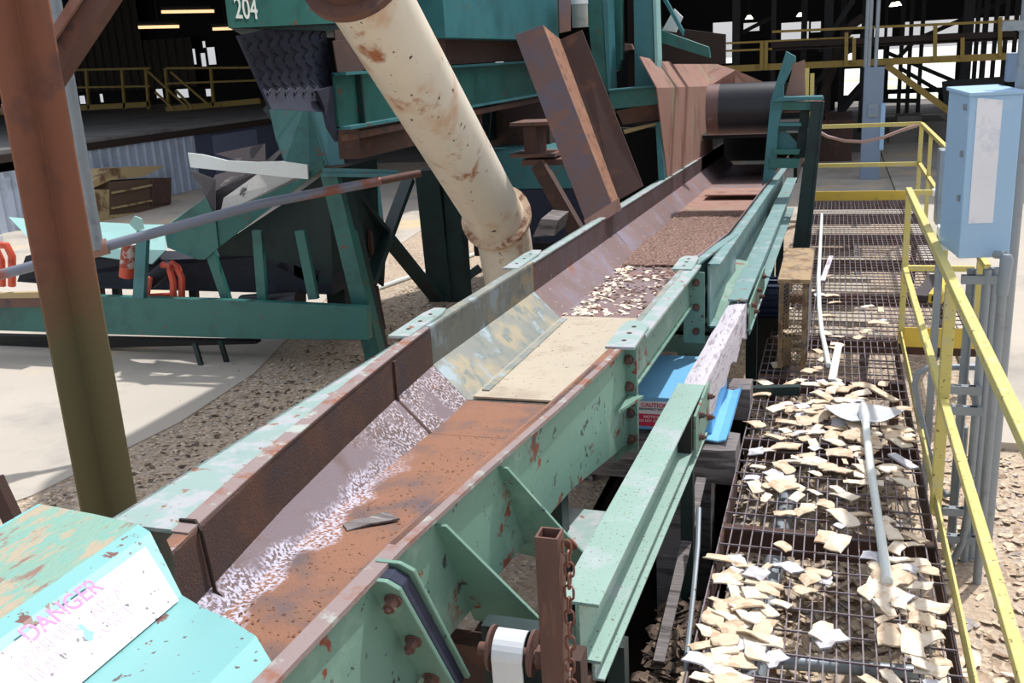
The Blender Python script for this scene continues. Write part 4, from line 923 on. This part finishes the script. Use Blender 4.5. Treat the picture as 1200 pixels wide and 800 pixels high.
poly([(194,265,8.5),(240,232,8.5),(240,240,8.3),(196,272,8.1)], (0,.012,0)).build('lip_plate', 'sunlit_cyan', cht)
poly([(222,199,8.8),(252,210,8.5),(252,254,8.3),(241,232,8.4),(232,214,8.6)]).build('side_plate', 'belt_dark', cht)
poly([(256,250,8.5),(300,214,8.7),(345,160,8.9),(312,188,8.9),(252,205,8.9),(240,232,8.5)]).build('dark_liner', 'belt_dark', cht)
poly([(258,251,8.25),(345,209,8.4),(338,190,8.6),(300,205,8.5),(262,232,8.35)]).build('grey_liner', 'belt_grey', cht)
poly([(252,180,8.7),(310,168,8.9),(311,198,8.7)]).build('rubber_curtain', 'belt_dark', cht)
poly([(220,179,8.35),(237,181,8.35),(266,188,8.3),(300,190,8.3),(330,189,8.3),(360,193,8.3),(361,210,8.3),(330,207,8.3),(262,200,8.3),(223,196,8.35)], (0,.02,0)).build('white_flange', 'white_plastic', cht)
poly([(253,290,8.6),(330,240,8.6),(385,200,8.6),(390,330,8.6),(350,345,8.6),(300,340,8.6),(262,310,8.6)], (0,1.1,0)).build('lower_bin', 'teal_dark', cht)
for a, c_ in (((245,290),(275,378)),((302,270),(308,352)),((352,270),(368,350))):
    MB().bar(PY(*a, 8.15), PY(*c_, 8.15), .10, .05, (0,1,0)).build('stay', 'teal', cht)

frm = thing('steel_trestle', 'teal steel trestle with crossed dark braces standing left of the cream pipe', 'frame', (-4.3,9.6,GZ))
def leg(a, b_, Y0_, Y1_, w, dpt, m, nm='leg'):
    return MB().bar(PY(*a, Y0_), PY(*b_, Y1_), w, dpt, (0,1,0)).build(nm, m, frm, .004)
leg((388,200),(442,424), 8.3, 8.3, .17, .14, 'teal')
leg((402,200),(452,424), 8.4, 8.4, .05, .16, 'teal_dark')
leg((504,198),(520,352), 10.9, 10.9, .30, .25, 'teal_dark')
leg((385,212),(405,410), 9.2, 9.2, .22, .2, 'teal_dark'); leg((428,205),(440,300), 10.8, 10.8, .30, .1, 'teal_blue')
leg((408,222),(512,350), 9.2, 10.7, .17, .06, 'teal_dark', 'brace'); leg((478,212),(432,335), 10.6, 9.0, .16, .06, 'teal_dark', 'brace')
leg((517,346),(562,314), 10.8, 11.2, .10, .08, 'teal_dark', 'brace')
face([(262,374),(432,376),(434,390),(268,389)], 8.25, .1, 'base_rail', 'teal', frm)
face([(377,197),(465,199),(465,208),(378,207)], 8.2, .02, 'top_angle', 'teal_blue', frm); face([(375,207),(455,208),(464,203),(378,203)], 8.18, .1, 'top_angle', 'teal_blue', frm)
face([(418,270),(432,270),(432,274),(418,274)], 9.4, .05, 'pipe_bracket', 'rust_dark', frm); face([(430,271),(434,271),(437,302),(432,302)], 9.4, .05, 'pipe_bracket', 'rust_dark', frm)
b = MB().tube([PY(441,335,9.6), PZ(450,386,GZ)], .025, 8); b.build('pipe_leg', 'rust_dark', frm)
face([(396,215),(412,217),(440,330),(448,336),(450,300),(430,216)], 9.9, .05, 'dark_panel', 'teal_dark', frm)
one('ground_pipe', MB().tube([PZ(430,342,GZ+.03), PZ(555,298,GZ+.03)], .03, 8), 'white_plastic', 'thin white pipe on the ground behind the trestle', 'pipe')

# ============================================================ UPPER CONVEYOR (204)
XU = -3.7
uc = thing('upper_conveyor', 'raised teal conveyor marked 204 running above and behind the cream pipe', 'conveyor', (-4.2,9.5,GZ))
def XU_(px, py, x=XU): return PX(px, py, x)
def panel(pts, x, t, name, m, parent=uc): return MB().prism([PX(px, py, x) for px, py in pts], (t,0,0)).build(name, m, parent, .002)
a = XU_(262,0); y_s = XU_(270,33).y
zl_ = XU_(270,33).z; zr_ = XU_(505,20).z; y_e = XU_(522,30).y
pn204 = MB().prism([(XU,y_s,zl_), (XU,y_s+.02,3.5), (XU,y_e,3.5), (XU,y_e,zr_)], (-.015,0,0)).build('numbered_panel', 'teal', uc)
q0 = XU_(275,21); q1 = XU_(306,17); 
s_ = (q1-q0).length/1.75
text_mesh('204', s_, q0+V((.004,0,0)), (0,1,.0), (0,0,1), .001, 'lettering', 'chalk', pn204)
MB().prism([(XU-.02,y_s+.03,zl_),(XU-.02,y_e,zl_),(-4.5,y_e+.5,zl_),(-4.5,y_s*1.25,zl_)], (0,0,.9)).build('housing', 'teal_dark', uc)
y2a, y2b = PX(522,44,-3.45).y, PX(655,46,-3.45).y; z2 = PX(522,44,-3.45).z
MB().prism([(-3.45,y2a,z2),(-3.45,y2b,z2-.02),(-3.45,y2b,3.6),(-3.45,y2a,3.6)], (-.9,0,0)).build('outer_panel', 'teal_blue', uc)
panel([(499,20),(522,22),(522,66),(510,66)], XU+.02, -.01, 'rust_panel', 'rust', uc)
panel([(390,48),(425,45),(425,84),(396,86)], XU+.02, -.01, 'rust_panel', 'rust_dark', uc)
panel([(655,0),(669,0),(669,36),(656,39)], -3.3, -.02, 'rust_panel', 'rust_mauve', uc)
# main channel beam
c0_, c1_, c2_, c3_ = XU_(393,87), XU_(395,148), XU_(640,101), XU_(640,56)
zt_, zb_ = (c0_.z+c3_.z)/2, (c1_.z+c2_.z)/2; ya, yb2 = c0_.y-.02, 13.5
zt_ = 2.17; zb_ = 1.76
MB().box((XU-.02,ya,zb_),(XU,yb2,zt_)).build('channel_web', 'teal', uc)
MB().box((XU-.02,ya,zt_-.012),(XU+.1,yb2,zt_+.012)).build('channel_flange', 'teal_blue', uc)
MB().box((XU-.02,ya,zb_-.012),(XU+.1,yb2,zb_+.012)).build('channel_flange', 'teal_blue', uc)
MB().box((XU,ya+.35,zb_),(XU+.05,ya+.38,zt_)).build('stiffener', 'teal_dark', uc)
MB().box((XU-.02,PX(396,60,XU).y,zt_+.02),(XU-.01,yb2,2.5)).build('rust_web', 'rust_dark', uc)
MB().box((XU-.25,PX(402,165,XU-.2).y,zb_-.28),(XU-.05,10.5,zb_-.04)).build('return_pan', 'rust_dark', uc)
MB().box((XU-.02,ya+.05,zb_-.10),(XU+.04,12.8,zb_-.05)).build('rust_rail', 'rust', uc)
MB().box((XU-.8,10.5,1.2),(XU-.6,13.5,1.75)).build('inner_beam', 'teal_dark', uc)
MB().box((-4.4,10.8,GZ),(-4.2,11.0,1.5)).build('leg', 'teal_dark', uc); MB().box((-4.4,13.2,GZ),(-4.2,13.4,1.5)).build('leg', 'teal_dark', uc)
# lower teal body behind rust channel: blue-black box
def box_px(x0, y0, x1, y1, Y, dpt, name, m, parent):
    a = PY(x0, y1, Y); c = PY(x1, y1, Y); e = PY((x0+x1)/2, y0, Y); return MB().box((a.x,Y,a.z),(c.x,Y+dpt,e.z)).build(name, m, parent)
tk = thing('teal_tank', 'teal box body with a blue-black skirt behind the foot of the rusty channel', 'machine body', (-3.2,12,GZ))
box_px(556,178,672,222, 11.6, 1.2, 'body', 'teal_blue', tk); box_px(575,222,690,285, 11.6, 1.2, 'skirt', 'blue_rubber', tk)
box_px(560,100,645,178, 12.6, .2, 'back_plate', 'rust_dark', tk)
box_px(556,285,690,300, 11.65, 1.0, 'foot', 'dark', tk); 
MB().box((-3.9,11.7,GZ),(-2.6,12.7,.2)).build('plinth', 'dark', tk)
ib = thing('beam_stub', 'short rusty H beam stub with light flange edges left of the rusty channel', 'beam', PY(615,190,9.6))
Yq = 9.6
for yy_ in (146,183):
    a = PY(597,yy_,Yq); c = PY(650,yy_-2,Yq); MB().box((a.x,Yq,a.z-.02),(c.x,Yq+.5,a.z+.015)).build('flange', 'rust', ib)
a = PY(614,184,Yq); c = PY(628,148,Yq); MB().box((a.x,Yq+.02,a.z),(a.x+.13,Yq+.4,c.z)).build('web', 'rust_dark', ib)
a = PY(610,195,Yq); MB().box((a.x,Yq+.05,a.z-.0),(a.x+.45,Yq+.4,a.z+.06)).build('packer', 'rust', ib)
one('timber_strut', MB().bar(PY(632,194,9.55), PY(690,296,9.0), .14, .12, (0,1,0)), 'rust_dark', 'dark wooden strut slanting down behind the rusty channel foot', 'strut')
one('concrete_block', MB().prism([PY(624,278,8.6), PY(650,276,8.6), PY(654,258,8.6), PY(634,256,8.6)], (.05,.22,.05)), 'wood_grey', 'small grey block between the cream pipe and the rusty channel', 'block', bevel=.006)

# upper right machine towers
tw = thing('machine_tower', 'teal steel uprights and channels of the machine behind the rusty channel', 'machine', (-2.8,12.5,GZ))
def P2(pts, Y, t, nm, m): return MB().prism([PY(x, y, Y) for x, y in pts], (0,t,0)).build(nm, m, tw, .004)
P2([(684,-30),(704,-30),(712,110),(716,135),(700,135)], 11.4, .3, 'upright', 'teal'); P2([(704,-30),(711,-30),(716,106),(712,108)], 11.38, .34, 'upright_edge', 'teal_blue')
P2([(713,-30),(727,-30),(728,70),(724,82),(716,86)], 11.9, .2, 'rounded_guard', 'teal')
P2([(742,-30),(764,-30),(767,102),(744,104)], 11.9, .3, 'upright', 'teal_blue'); P2([(764,-30),(768,-30),(771,70),(768,102)], 11.88, .3, 'upright_edge', 'sunlit_cyan')
P2([(766,32),(830,55),(832,68),(768,48)], 12.4, .14, 'slanted_channel', 'teal'); P2([(771,-10),(776,-10),(801,36),(800,42)], 12.5, .1, 'diagonal', 'teal_blue')
P2([(713,105),(770,101),(772,122),(717,128)], 11.1, .12, 'cross_channel', 'teal'); P2([(712,105),(768,100),(768,102),(713,107)], 11.05, .2, 'channel_edge', 'teal_blue')
P2([(722,130),(770,121),(775,140),(730,146)], 11.5, .12, 'rust_channel', 'rust'); P2([(730,152),(772,143),(772,146),(732,157)], 11.4, .15, 'channel_edge', 'bench')
P2([(768,143),(774,143),(779,215),(772,218)], 11.3, .1, 'post', 'teal_blue')
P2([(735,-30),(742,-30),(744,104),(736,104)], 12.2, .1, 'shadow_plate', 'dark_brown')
P2([(727,60),(745,60),(745,108),(716,108)], 12.6, .1, 'shadow_plate', 'near_black'); P2([(700,150),(775,150),(775,250),(720,250)], 12.5, .1, 'shadow_plate', 'near_black'); P2([(768,75),(850,75),(850,40),(768,30)], 13.4, .1, 'shadow_plate', 'dark_brown')
P2([(728,50),(740,52),(742,58),(728,60)], 12.1, .1, 'rust_bracket', 'rust_pink')
P2([(776,35),(790,10),(800,20),(792,38)], 12.8, .05, 'pale_bracket', 'white_plastic')
dome = thing('glass_lamp', 'small clear glass jar lamp hanging beside the teal tower', 'lamp', PY(679,60,11.0))
pz = PY(680,32,11.0); MB().tube([pz, pz+V((0,0,.24)), pz+V((0,0,.32)), pz+V((0,0,.5))], .08, 16, rs=[.09,.09,.05,.03]).build('jar', 'galv', dome)
MB().tube([pz+V((0,0,.24)), pz+V((0,0,.30))], .095, 16).build('collar', 'white_metal', dome)

# chevron belt curtain
cv = thing('chevron_belt', 'blue-black rubber belt with chevron tread hanging below the panel marked 204', 'rubber belt', (-3.9,7.0,1.9))
cor = [(279,42),(379,20),(398,132),(318,128)]
def cvp(u, w, off=0):
    tx_ = cor[0][0]+(cor[1][0]-cor[0][0])*u; ty_ = cor[0][1]+(cor[1][1]-cor[0][1])*u
    bx_ = cor[3][0]+(cor[2][0]-cor[3][0])*u; by_ = cor[3][1]+(cor[2][1]-cor[3][1])*u
    px = tx_+(bx_-tx_)*w; py = ty_+(by_-ty_)*w
    q = PX(px, py, XU-.04-.08*math.sin(w*PI)+off*1.0); return q
MB().sheet([[cvp(i/10,j/10) for i in range(11)] for j in range(11)], (-.02,0,0)).build('belt', 'blue_rubber', cv)
tr = MB()
for j in range(4):
    for i in range(8):
        u = .04+i*.125; w0 = .05+j*.2
        pts = [cvp(min(.99,u+.02),w0,.012), cvp(min(.99,u+.075),w0+.05,.012), cvp(min(.99,u+.075),w0+.08,.012), cvp(u+.01,w0+.13,.012), cvp(u+.012,w0+.165,.012)]
        tr.tube(pts, .006, 5)
tr.build('tread', 'black_rubber', cv)
MB().prism([PX(a, b, XU-.02) for a, b in ((372,106),(392,100),(399,132),(396,166),(386,150),(380,125))], (-.03,0,0)).build('torn_flap', 'blue_rubber', cv)

# ============================================================ BACKGROUND LEFT: platform building
XW = -15.8
pf_ = MB().box((-50,11,.94),(XW,48,1.02)); struct('loading_platform', pf_, 'platform_grey')
eb = MB().box((XW-.05,11,.78),(XW+.05,48,.93)); struct('platform_edge_beam', eb, 'dark_brown')
# corrugated wall facing +X
cw_ = MB(); rows = []; y = PX(90,165,XW).y; yend = PX(216,150,XW).y; n = 0
ys = []; yy_ = y-.2
while yy_ < yend: ys += [(yy_,0),(yy_+.2,0),(yy_+.235,.045),(yy_+.27,.045)]; yy_ += .31
cw_.sheet([[(XW-.02+o2,q,GZ),(XW-.02+o2,q,.78)] for q, o2 in ys], (-.02,0,0)); 
w1 = struct('wall_left', cw_, 'corr')
b = MB().box((XW-.1,yend,GZ),(XW-.05,40,.78)); struct('wall_back_left', b, 'grey_wall')
y0_, y1_ = PX(248,150,XW).y, PX(300,150,XW).y
o = thing('door_1', 'blue grey door', 'door', (XW,y0_,GZ)); del o['label']; del o['category']; o['kind'] = 'structure'
MB().box((XW-.045,y0_,GZ),(XW,y1_,.70)).build('door_leaf', 'grey_door', o)
b = MB().box((XW-.04,yend+.0,GZ),(XW+.0,yend+.35,.78)); struct('trim_1', b, 'corr')
b = MB(); rows = []; ys = []; yy_ = 11
while yy_ < PX(18,170,XW).y: ys += [(yy_,0),(yy_+.2,0),(yy_+.235,.045),(yy_+.27,.045)]; yy_ += .31
b.sheet([[(XW-.02+o2,q,GZ),(XW-.02+o2,q,.60)] for q, o2 in ys], (-.02,0,0)); struct('wall_left_near', b, 'corr')
b = MB().box((XW-.1,PX(18,170,XW).y,GZ),(XW-.04,PX(90,165,XW).y,.78)); struct('wall_left_board', b, 'beige_wall')
# workbench cabinet
wb = thing('wooden_cabinet', 'open battered plywood cabinet with shelves against the corrugated wall', 'cabinet', (-14.8,18.5,GZ))
XB = -14.6
def PXb(px, py): return PX(px, py, XB)
MB().prism([PXb(103,216), PXb(130,197), PXb(194,194), PXb(168,207), PXb(130,211), PXb(105,222)], (-.8,0,0)).build('lid', 'bench', wb)
MB().prism([PXb(105,222), PXb(128,222), PXb(128,262), PXb(105,275)], (-.04,0,0)).build('door', 'bench', wb)
MB().prism([PXb(128,213), PXb(198,208), PXb(201,275), PXb(128,275)], (-.7,0,0)).build('carcass', 'bench_in', wb)
for yy_ in (226,244): MB().bar(PXb(130,yy_)+V((.03,0,0)), PXb(176,yy_-9)+V((.03,0,0)), .05, .04).build('shelf', 'bench', wb)
MB().prism([PXb(176,210)+V((.01,0,0)), PXb(199,208)+V((.01,0,0)), PXb(199,238)+V((.01,0,0)), PXb(176,240)+V((.01,0,0))], (.03,0,0)).build('box_shelf', 'rust_dark', wb)
MB().prism([PXb(128,252)+V((.01,0,0)), PXb(200,245)+V((.01,0,0)), PXb(200,275)+V((.01,0,0)), PXb(128,275)+V((.01,0,0))], (.02,0,0)).build('lower_board', 'bench', wb)
# steel railing on platform
YR = 33.0
def rail_far(pts_posts, name_label, base, top, mid_, x0, x1, Y=YR):
    t = thing('platform_railing', name_label, 'railing', PY((x0+x1)/2, base, Y))
    a, c = PY(x0, top[0], Y), PY(x1, top[1], Y); MB().bar(a, c, .08, .08).build('top_rail', 'yellow_far', t)
    a, c = PY(x0, mid_[0], Y), PY(x1, mid_[1], Y); MB().bar(a, c, .07, .07).build('mid_rail', 'yellow_far', t)
    a, c = PY(x0, base+4, Y), PY(x1, base-6, Y); MB().bar(a, c, .1, .2).build('toe_board', 'yellow_far', t)
    for px in pts_posts: MB().bar(PY(px-1, top[0]-(px-x0)*(top[0]-top[1])/(x1-x0), Y), PY(px+2.5, base, Y), .1, .1, (0,1,0)).build('post', 'yellow_far', t)
rail_far([102,144,172], 'dark yellow railing on the platform left of its stair opening', 128, (84,80), (104,101), -5, 176)
rail_far([195,248], 'dark yellow railing on the platform right of its stair opening', 124, (80,79), (98,94), 195, 305)
st_ = thing('stair_handrail', 'pair of yellow slanting stair handrails on the platform', 'handrail', PY(200,124,32))
for a, c in (((174,84),(220,126)),((200,84),(245,123)),((182,108),(204,128)),((206,106),(226,126))): MB().bar(PY(*a,32), PY(*c,32), .07, .07).build('rail', 'yellow_far', st_)
# dark building around the platform
b = MB().box((-60,41,-.6),(-16,41.3,9)); 
def wallwithholes(name, Y, x0, x1, z0, z1, holes, m):
    """wall in the plane Y built from strips around rectangular openings given as measured boxes"""
    mb = MB(); hs = []
    for (a, t, c, bt) in holes:
        p, q = PY(a, bt, Y), PY(c, t, Y); hs.append((p.x, q.x, p.z, q.z))
    xs = sorted(set([x0, x1]+[v for h_ in hs for v in h_[:2]])); xs = [v for v in xs if x0 <= v <= x1]
    for a, c in zip(xs, xs[1:]):
        m_ = (a+c)/2; cuts = sorted([(h_[2], h_[3]) for h_ in hs if h_[0] < m_ < h_[1]]); z = z0
        for lo, hi in cuts:
            if lo > z: mb.box((a,Y,z),(c,Y+.15,lo))
            z = max(z, hi)
        if z < z1: mb.box((a,Y,z),(c,Y+.15,z1))
    return struct(name, mb, m)
wallwithholes('wall_back', 43, -62, -14.6, -.6, 9, [(236,48,240,56),(243,55,251,76),(235,62,240,78),(219,57,228,76),(92,112,99,122),(93,101,96,105),(115,98,118,104),(116,110,120,120),(182,104,190,115),(206,104,220,115),(240,104,248,113)], 'near_black')
b = MB(); ys = []
xx_ = PY(60,40,42.5).x; xe = PY(163,40,42.5).x; rows = []
while xx_ < xe: rows += [(xx_,0),(xx_+.3,0),(xx_+.36,.1),(xx_+.44,.1)]; xx_ += .5
b.sheet([[(q,42.5-o2,1.8),(q,42.5-o2,8)] for q, o2 in rows], (0,.03,0)); struct('wall_cladding', b, 'far_brown')
xx_ = PY(167,60,42.5).x; xe = PY(222,60,42.5).x; rows = []; b = MB()
while xx_ < xe: rows += [(xx_,0),(xx_+.3,0),(xx_+.36,.1),(xx_+.44,.1)]; xx_ += .5
z_t = PY(200,45,42.5).z
b.sheet([[(q,42.5-o2,1.8),(q,42.5-o2,z_t)] for q, o2 in rows], (0,.03,0)); struct('wall_cladding_low', b, 'far_brown')
for k, (x0_, x1_, y_) in enumerate(((163,209,32),(190,250,14),(250,280,34))):
    a, c = PY(x0_, y_, 36+k), PY(x1_, y_-1, 36+k)
    t = thing('tube_light', ['warm lit fluorescent tube light over the platform, lowest','dim warm tube light high over the platform','warm tube light nearest the panel marked 204'][k], 'light', a)
    MB().bar(a, c, .12, .12).build('tube', 'lamp', t); MB().tube([(a+c)/2+V((0,0,.2)), V(((a.x+c.x)/2,(a.y+c.y)/2,6.2))], .02, 6).build('hanger_rod', 'dark', t); MB().bar(a+V((0,0,.16)), c+V((0,0,.16)), .3, .1).build('fixture', 'dark', t)
b = MB().box((-62,19,6.2),(-6.4,60,6.4)); struct('ceiling', b, 'dark_brown')

# ============================================================ BACKGROUND RIGHT: open steel shed
b = MB().box((-6,22,7.6),(42,50,7.9)); struct('roof', b, 'dark_brown')
# back wall, open to daylight through large panels
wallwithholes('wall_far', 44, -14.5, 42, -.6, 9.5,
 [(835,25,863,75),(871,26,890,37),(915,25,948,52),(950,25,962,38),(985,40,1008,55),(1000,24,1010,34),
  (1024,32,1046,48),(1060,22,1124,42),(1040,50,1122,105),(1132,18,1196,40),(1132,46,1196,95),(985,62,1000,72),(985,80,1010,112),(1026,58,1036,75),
  (978,115,1100,134),(1040,108,1100,134)], 'near_black')
g = MB().box((-80,50,GZ-.1),(120,300,GZ+.06)); struct('far_yard', g, 'far_ground')
# columns and braces (dark)
cols = [(905,5,30,40),(1012,10,33,40),(985,6,34,40),(1128,10,32,40),(1148,5,34,41),(1160,4,34,42),(1172,4,33,42),(1183,4,36,43),(1139,4,36,43),(1053,4,38,42),(1063,4,38,42),(1034,3,38,42),(1076,4,36,43),(968,9,30,41),(940,6,33,42),(862,8,30,42)]
for k, (px, w, Y, _) in enumerate(cols):
    p = PY(px, 120, Y); ww = w*Y/1145
    b = MB().section([(-ww/2,-ww/2),(ww/2,-ww/2),(ww/2,-ww/2+.04),(.03,-ww/2+.04),(.03,ww/2-.04),(ww/2,ww/2-.04),(ww/2,ww/2),(-ww/2,ww/2),(-ww/2,ww/2-.04),(-.03,ww/2-.04),(-.03,-ww/2+.04),(-ww/2,-ww/2+.04)], (p.x,Y,GZ+.05), (p.x,Y,7.6), (1,0,0), (0,1,0))
    one('steel_column', b, 'dark', 'dark steel column of the open shed behind the yellow walkway', 'column', 'dark columns in the open shed')
brs = [((900,150),(1010,45),33),((940,190),(1012,100),31),((1010,110),(1075,45),37),((1065,50),(1180,0),38),((960,60),(1000,0),30),((1040,62),(1125,98),39),((1055,80),(1120,118),39.5),((1010,118),(1075,118),36),((985,125),(1012,95),35),((870,38),(905,20),40)]
for a, c, Y in brs:
    struct('trim_brace', MB().bar(PY(*a,Y), PY(*c,Y), .14, .14), 'dark')
one('bent_duct', MB().tube([PY(x, y, 28) for x, y in ((962,140),(965,110),(975,82),(985,50),(1000,28),(1012,20))], .12, 10), 'dark_brown', 'curved dark duct rising inside the shed left of the grey panel column', 'duct')
# yellow elevated walkway
yw = thing('elevated_walkway', 'yellow elevated steel walkway crossing the dark shed in the background', 'walkway', PY(1000,75,27))
Yw = 27.0
def zbar(y, x, h_, m, nm, Y=Yw, x0=830, x1=1190):
    a, c = PY(x0, y+(x0-1000)*-.045, Y), PY(x1, y+(x1-1000)*-.045, Y); MB().bar(a, c, .12, h_).build(nm, m, yw)
zbar(74,0,.16,'yellow_far','deck_beam'); zbar(50,0,.22,'dark_brown','mid_beam',Yw,905,1190); zbar(53,0,.05,'yellow_far','mid_rail'); zbar(33,0,.06,'yellow_far','top_rail',Yw,905,1190); zbar(44,0,.05,'yellow_far','upper_rail',Yw,830,1000)
for px, t, bt in ((893,48,82),(898,48,82),(992,38,78),(1096,28,72),(1001,45,74),(1128,44,68),(1172,20,66)): 
    MB().bar(PY(px, t, Yw-.1), PY(px-.5, bt, Yw-.1), .09, .09, (0,1,0)).build('post', 'yellow_far', yw)
MB().bar(PY(1038,76,Yw), PY(1112,130,Yw), .2, .15).build('diagonal_brace', 'yellow_far', yw); MB().bar(PY(1110,98,Yw+.1), PY(1200,92,Yw+.1), .16, .16).build('cross_beam', 'dark', yw)
MB().bar(PY(1108,95,Yw+.1), PY(1110,125,Yw+.1), .16, .16, (0,1,0)).build('hanger', 'dark', yw)
for px in (946,952): one('yellow_bollard', MB().bar(PY(px,80+(px-946),16.5), V((PY(px+1,114,16.5).x,16.5,GZ+.04)), .06, .06, (0,1,0)), 'yellow', ['yellow post just behind the drum frame, left one','yellow post just behind the drum frame, right one'][px == 952], 'post')
# blue-grey panel column
pc = thing('panel_column', 'tall blue grey electrical enclosure standing behind the far yellow railing', 'enclosure', PZ(1018,196,GZ))
Yp_ = 21.5; a = PY(1008,196,Yp_); c = PY(1031,196,Yp_); zt2 = PY(1020,79,Yp_).z
MB().box((a.x,Yp_,GZ+.04),(c.x,Yp_+.35,zt2)).build('body', 'panel_grey', pc, .01)
a = PY(1030,176,Yp_); c = PY(1038,121,Yp_); MB().box((a.x,Yp_-.02,a.z),(c.x,Yp_+.25,c.z)).build('side_box', 'pale_blue', pc, .01)
a = PY(1017,137,Yp_); c = PY(1029,122,Yp_); w_ = MB().box((a.x,Yp_-.03,a.z),(c.x,Yp_,c.z)).build('meter_frame', 'grey_metal', pc); MB().box((a.x+.04,Yp_-.035,a.z+.05),(c.x-.04,Yp_-.029,c.z-.05)).build('meter_window', 'panel_grey', w_)
for px in (1014,1018,1026): MB().tube([PY(px,79,Yp_+.1), V((PY(px,79,Yp_+.1).x,Yp_+.1,6.5))], .04, 8).build('riser_conduit', 'grey_metal', pc)
# low dark machinery in shed
mq = [(955,140,1000,196,25,3.0,'rust_dark','low dark rusty machine body behind the far railing'),(1040,142,1110,196,29,2.5,'concrete_dark','low dark concrete block right of the grey enclosure'),(900,105,955,196,24,2.0,'dark','dark machine body seen through the drum frame')]
for x0_, y0_, x1_, y1_, Y, dp, m, lab in mq:
    a = PY(x0_, y1_, Y); c = PY(x1_, y0_, Y); mb = MB().box((a.x,Y,GZ+.04),(c.x,Y+dp,c.z)); mb.box((a.x+.2,Y+.2,c.z),(c.x-.6,Y+dp*.6,c.z+.15)); one('shed_machine', mb, m, lab, 'machine')
for k, (px, py) in enumerate(((878,18),(938,15),(1047,3),(1052,2))):
    lm = PY(px,py,36)
    o = one('shed_lamp', MB().tube([lm, lm+V((0,0,-.12))], .12, 10, rs=[.06,.14]), 'lamp_white', ['small bright lamp under the shed roof, leftmost','small bright lamp under the shed roof above the drum','small bright lamp near the riser conduits','second small bright lamp right beside the one near the risers'][k], 'lamp')
    MB().tube([lm, V((lm.x,36,7.6))], .02, 6).build('hanger_rod', 'near_black', o)

# ============================================================ LIGHT, WORLD, CAMERA
w = bpy.data.worlds.new('sky'); bpy.context.scene.world = w; w.use_nodes = True
N = w.node_tree.nodes; L = w.node_tree.links; bg = N['Background']
sk_ = N.new('ShaderNodeTexSky'); sk_.sky_type = 'NISHITA'; sk_.sun_disc = False; sk_.sun_elevation = math.radians(58); sk_.sun_rotation = math.radians(40); sk_.air_density = 1.0; sk_.dust_density = 4; sk_.ozone_density = .6
mx = N.new('ShaderNodeMix'); mx.data_type = 'RGBA'; mx.inputs[0].default_value = .55; L.new(sk_.outputs[0], mx.inputs[6]); mx.inputs[7].default_value = (6.0,6.2,6.6,1)
L.new(mx.outputs[2], bg.inputs[0]); bg.inputs[1].default_value = .16
sd = bpy.data.lights.new('sun', 'SUN'); sd.energy = 3.9; sd.angle = math.radians(1.2); sd.color = (1,.97,.94)
so = bpy.data.objects.new('sun', sd); COL.objects.link(so); so.rotation_euler = V((.21,.42,.88)).to_track_quat('Z','Y').to_euler(); so.location = (5,5,20)
cam = bpy.data.cameras.new('camera'); co = bpy.data.objects.new('camera', cam); COL.objects.link(co)
Rg = V((_x[0],_y[0],_z[0])); Dn = V((_x[1],_y[1],_z[1])); Fw = V((_x[2],_y[2],_z[2]))
m3 = Matrix((Rg, -Dn, -Fw)).transposed(); co.matrix_world = Matrix.Translation(CAM) @ m3.to_4x4()
cam.sensor_width = 36; cam.lens = F/1200*36; cam.clip_start = .05; cam.clip_end = 300
sc = bpy.context.scene; sc.camera = co
sc.view_settings.view_transform = 'Standard'; sc.view_settings.look = 'None'; sc.view_settings.exposure = 0.0; sc.view_settings.gamma = 1; sc.view_settings.use_curve_mapping = False
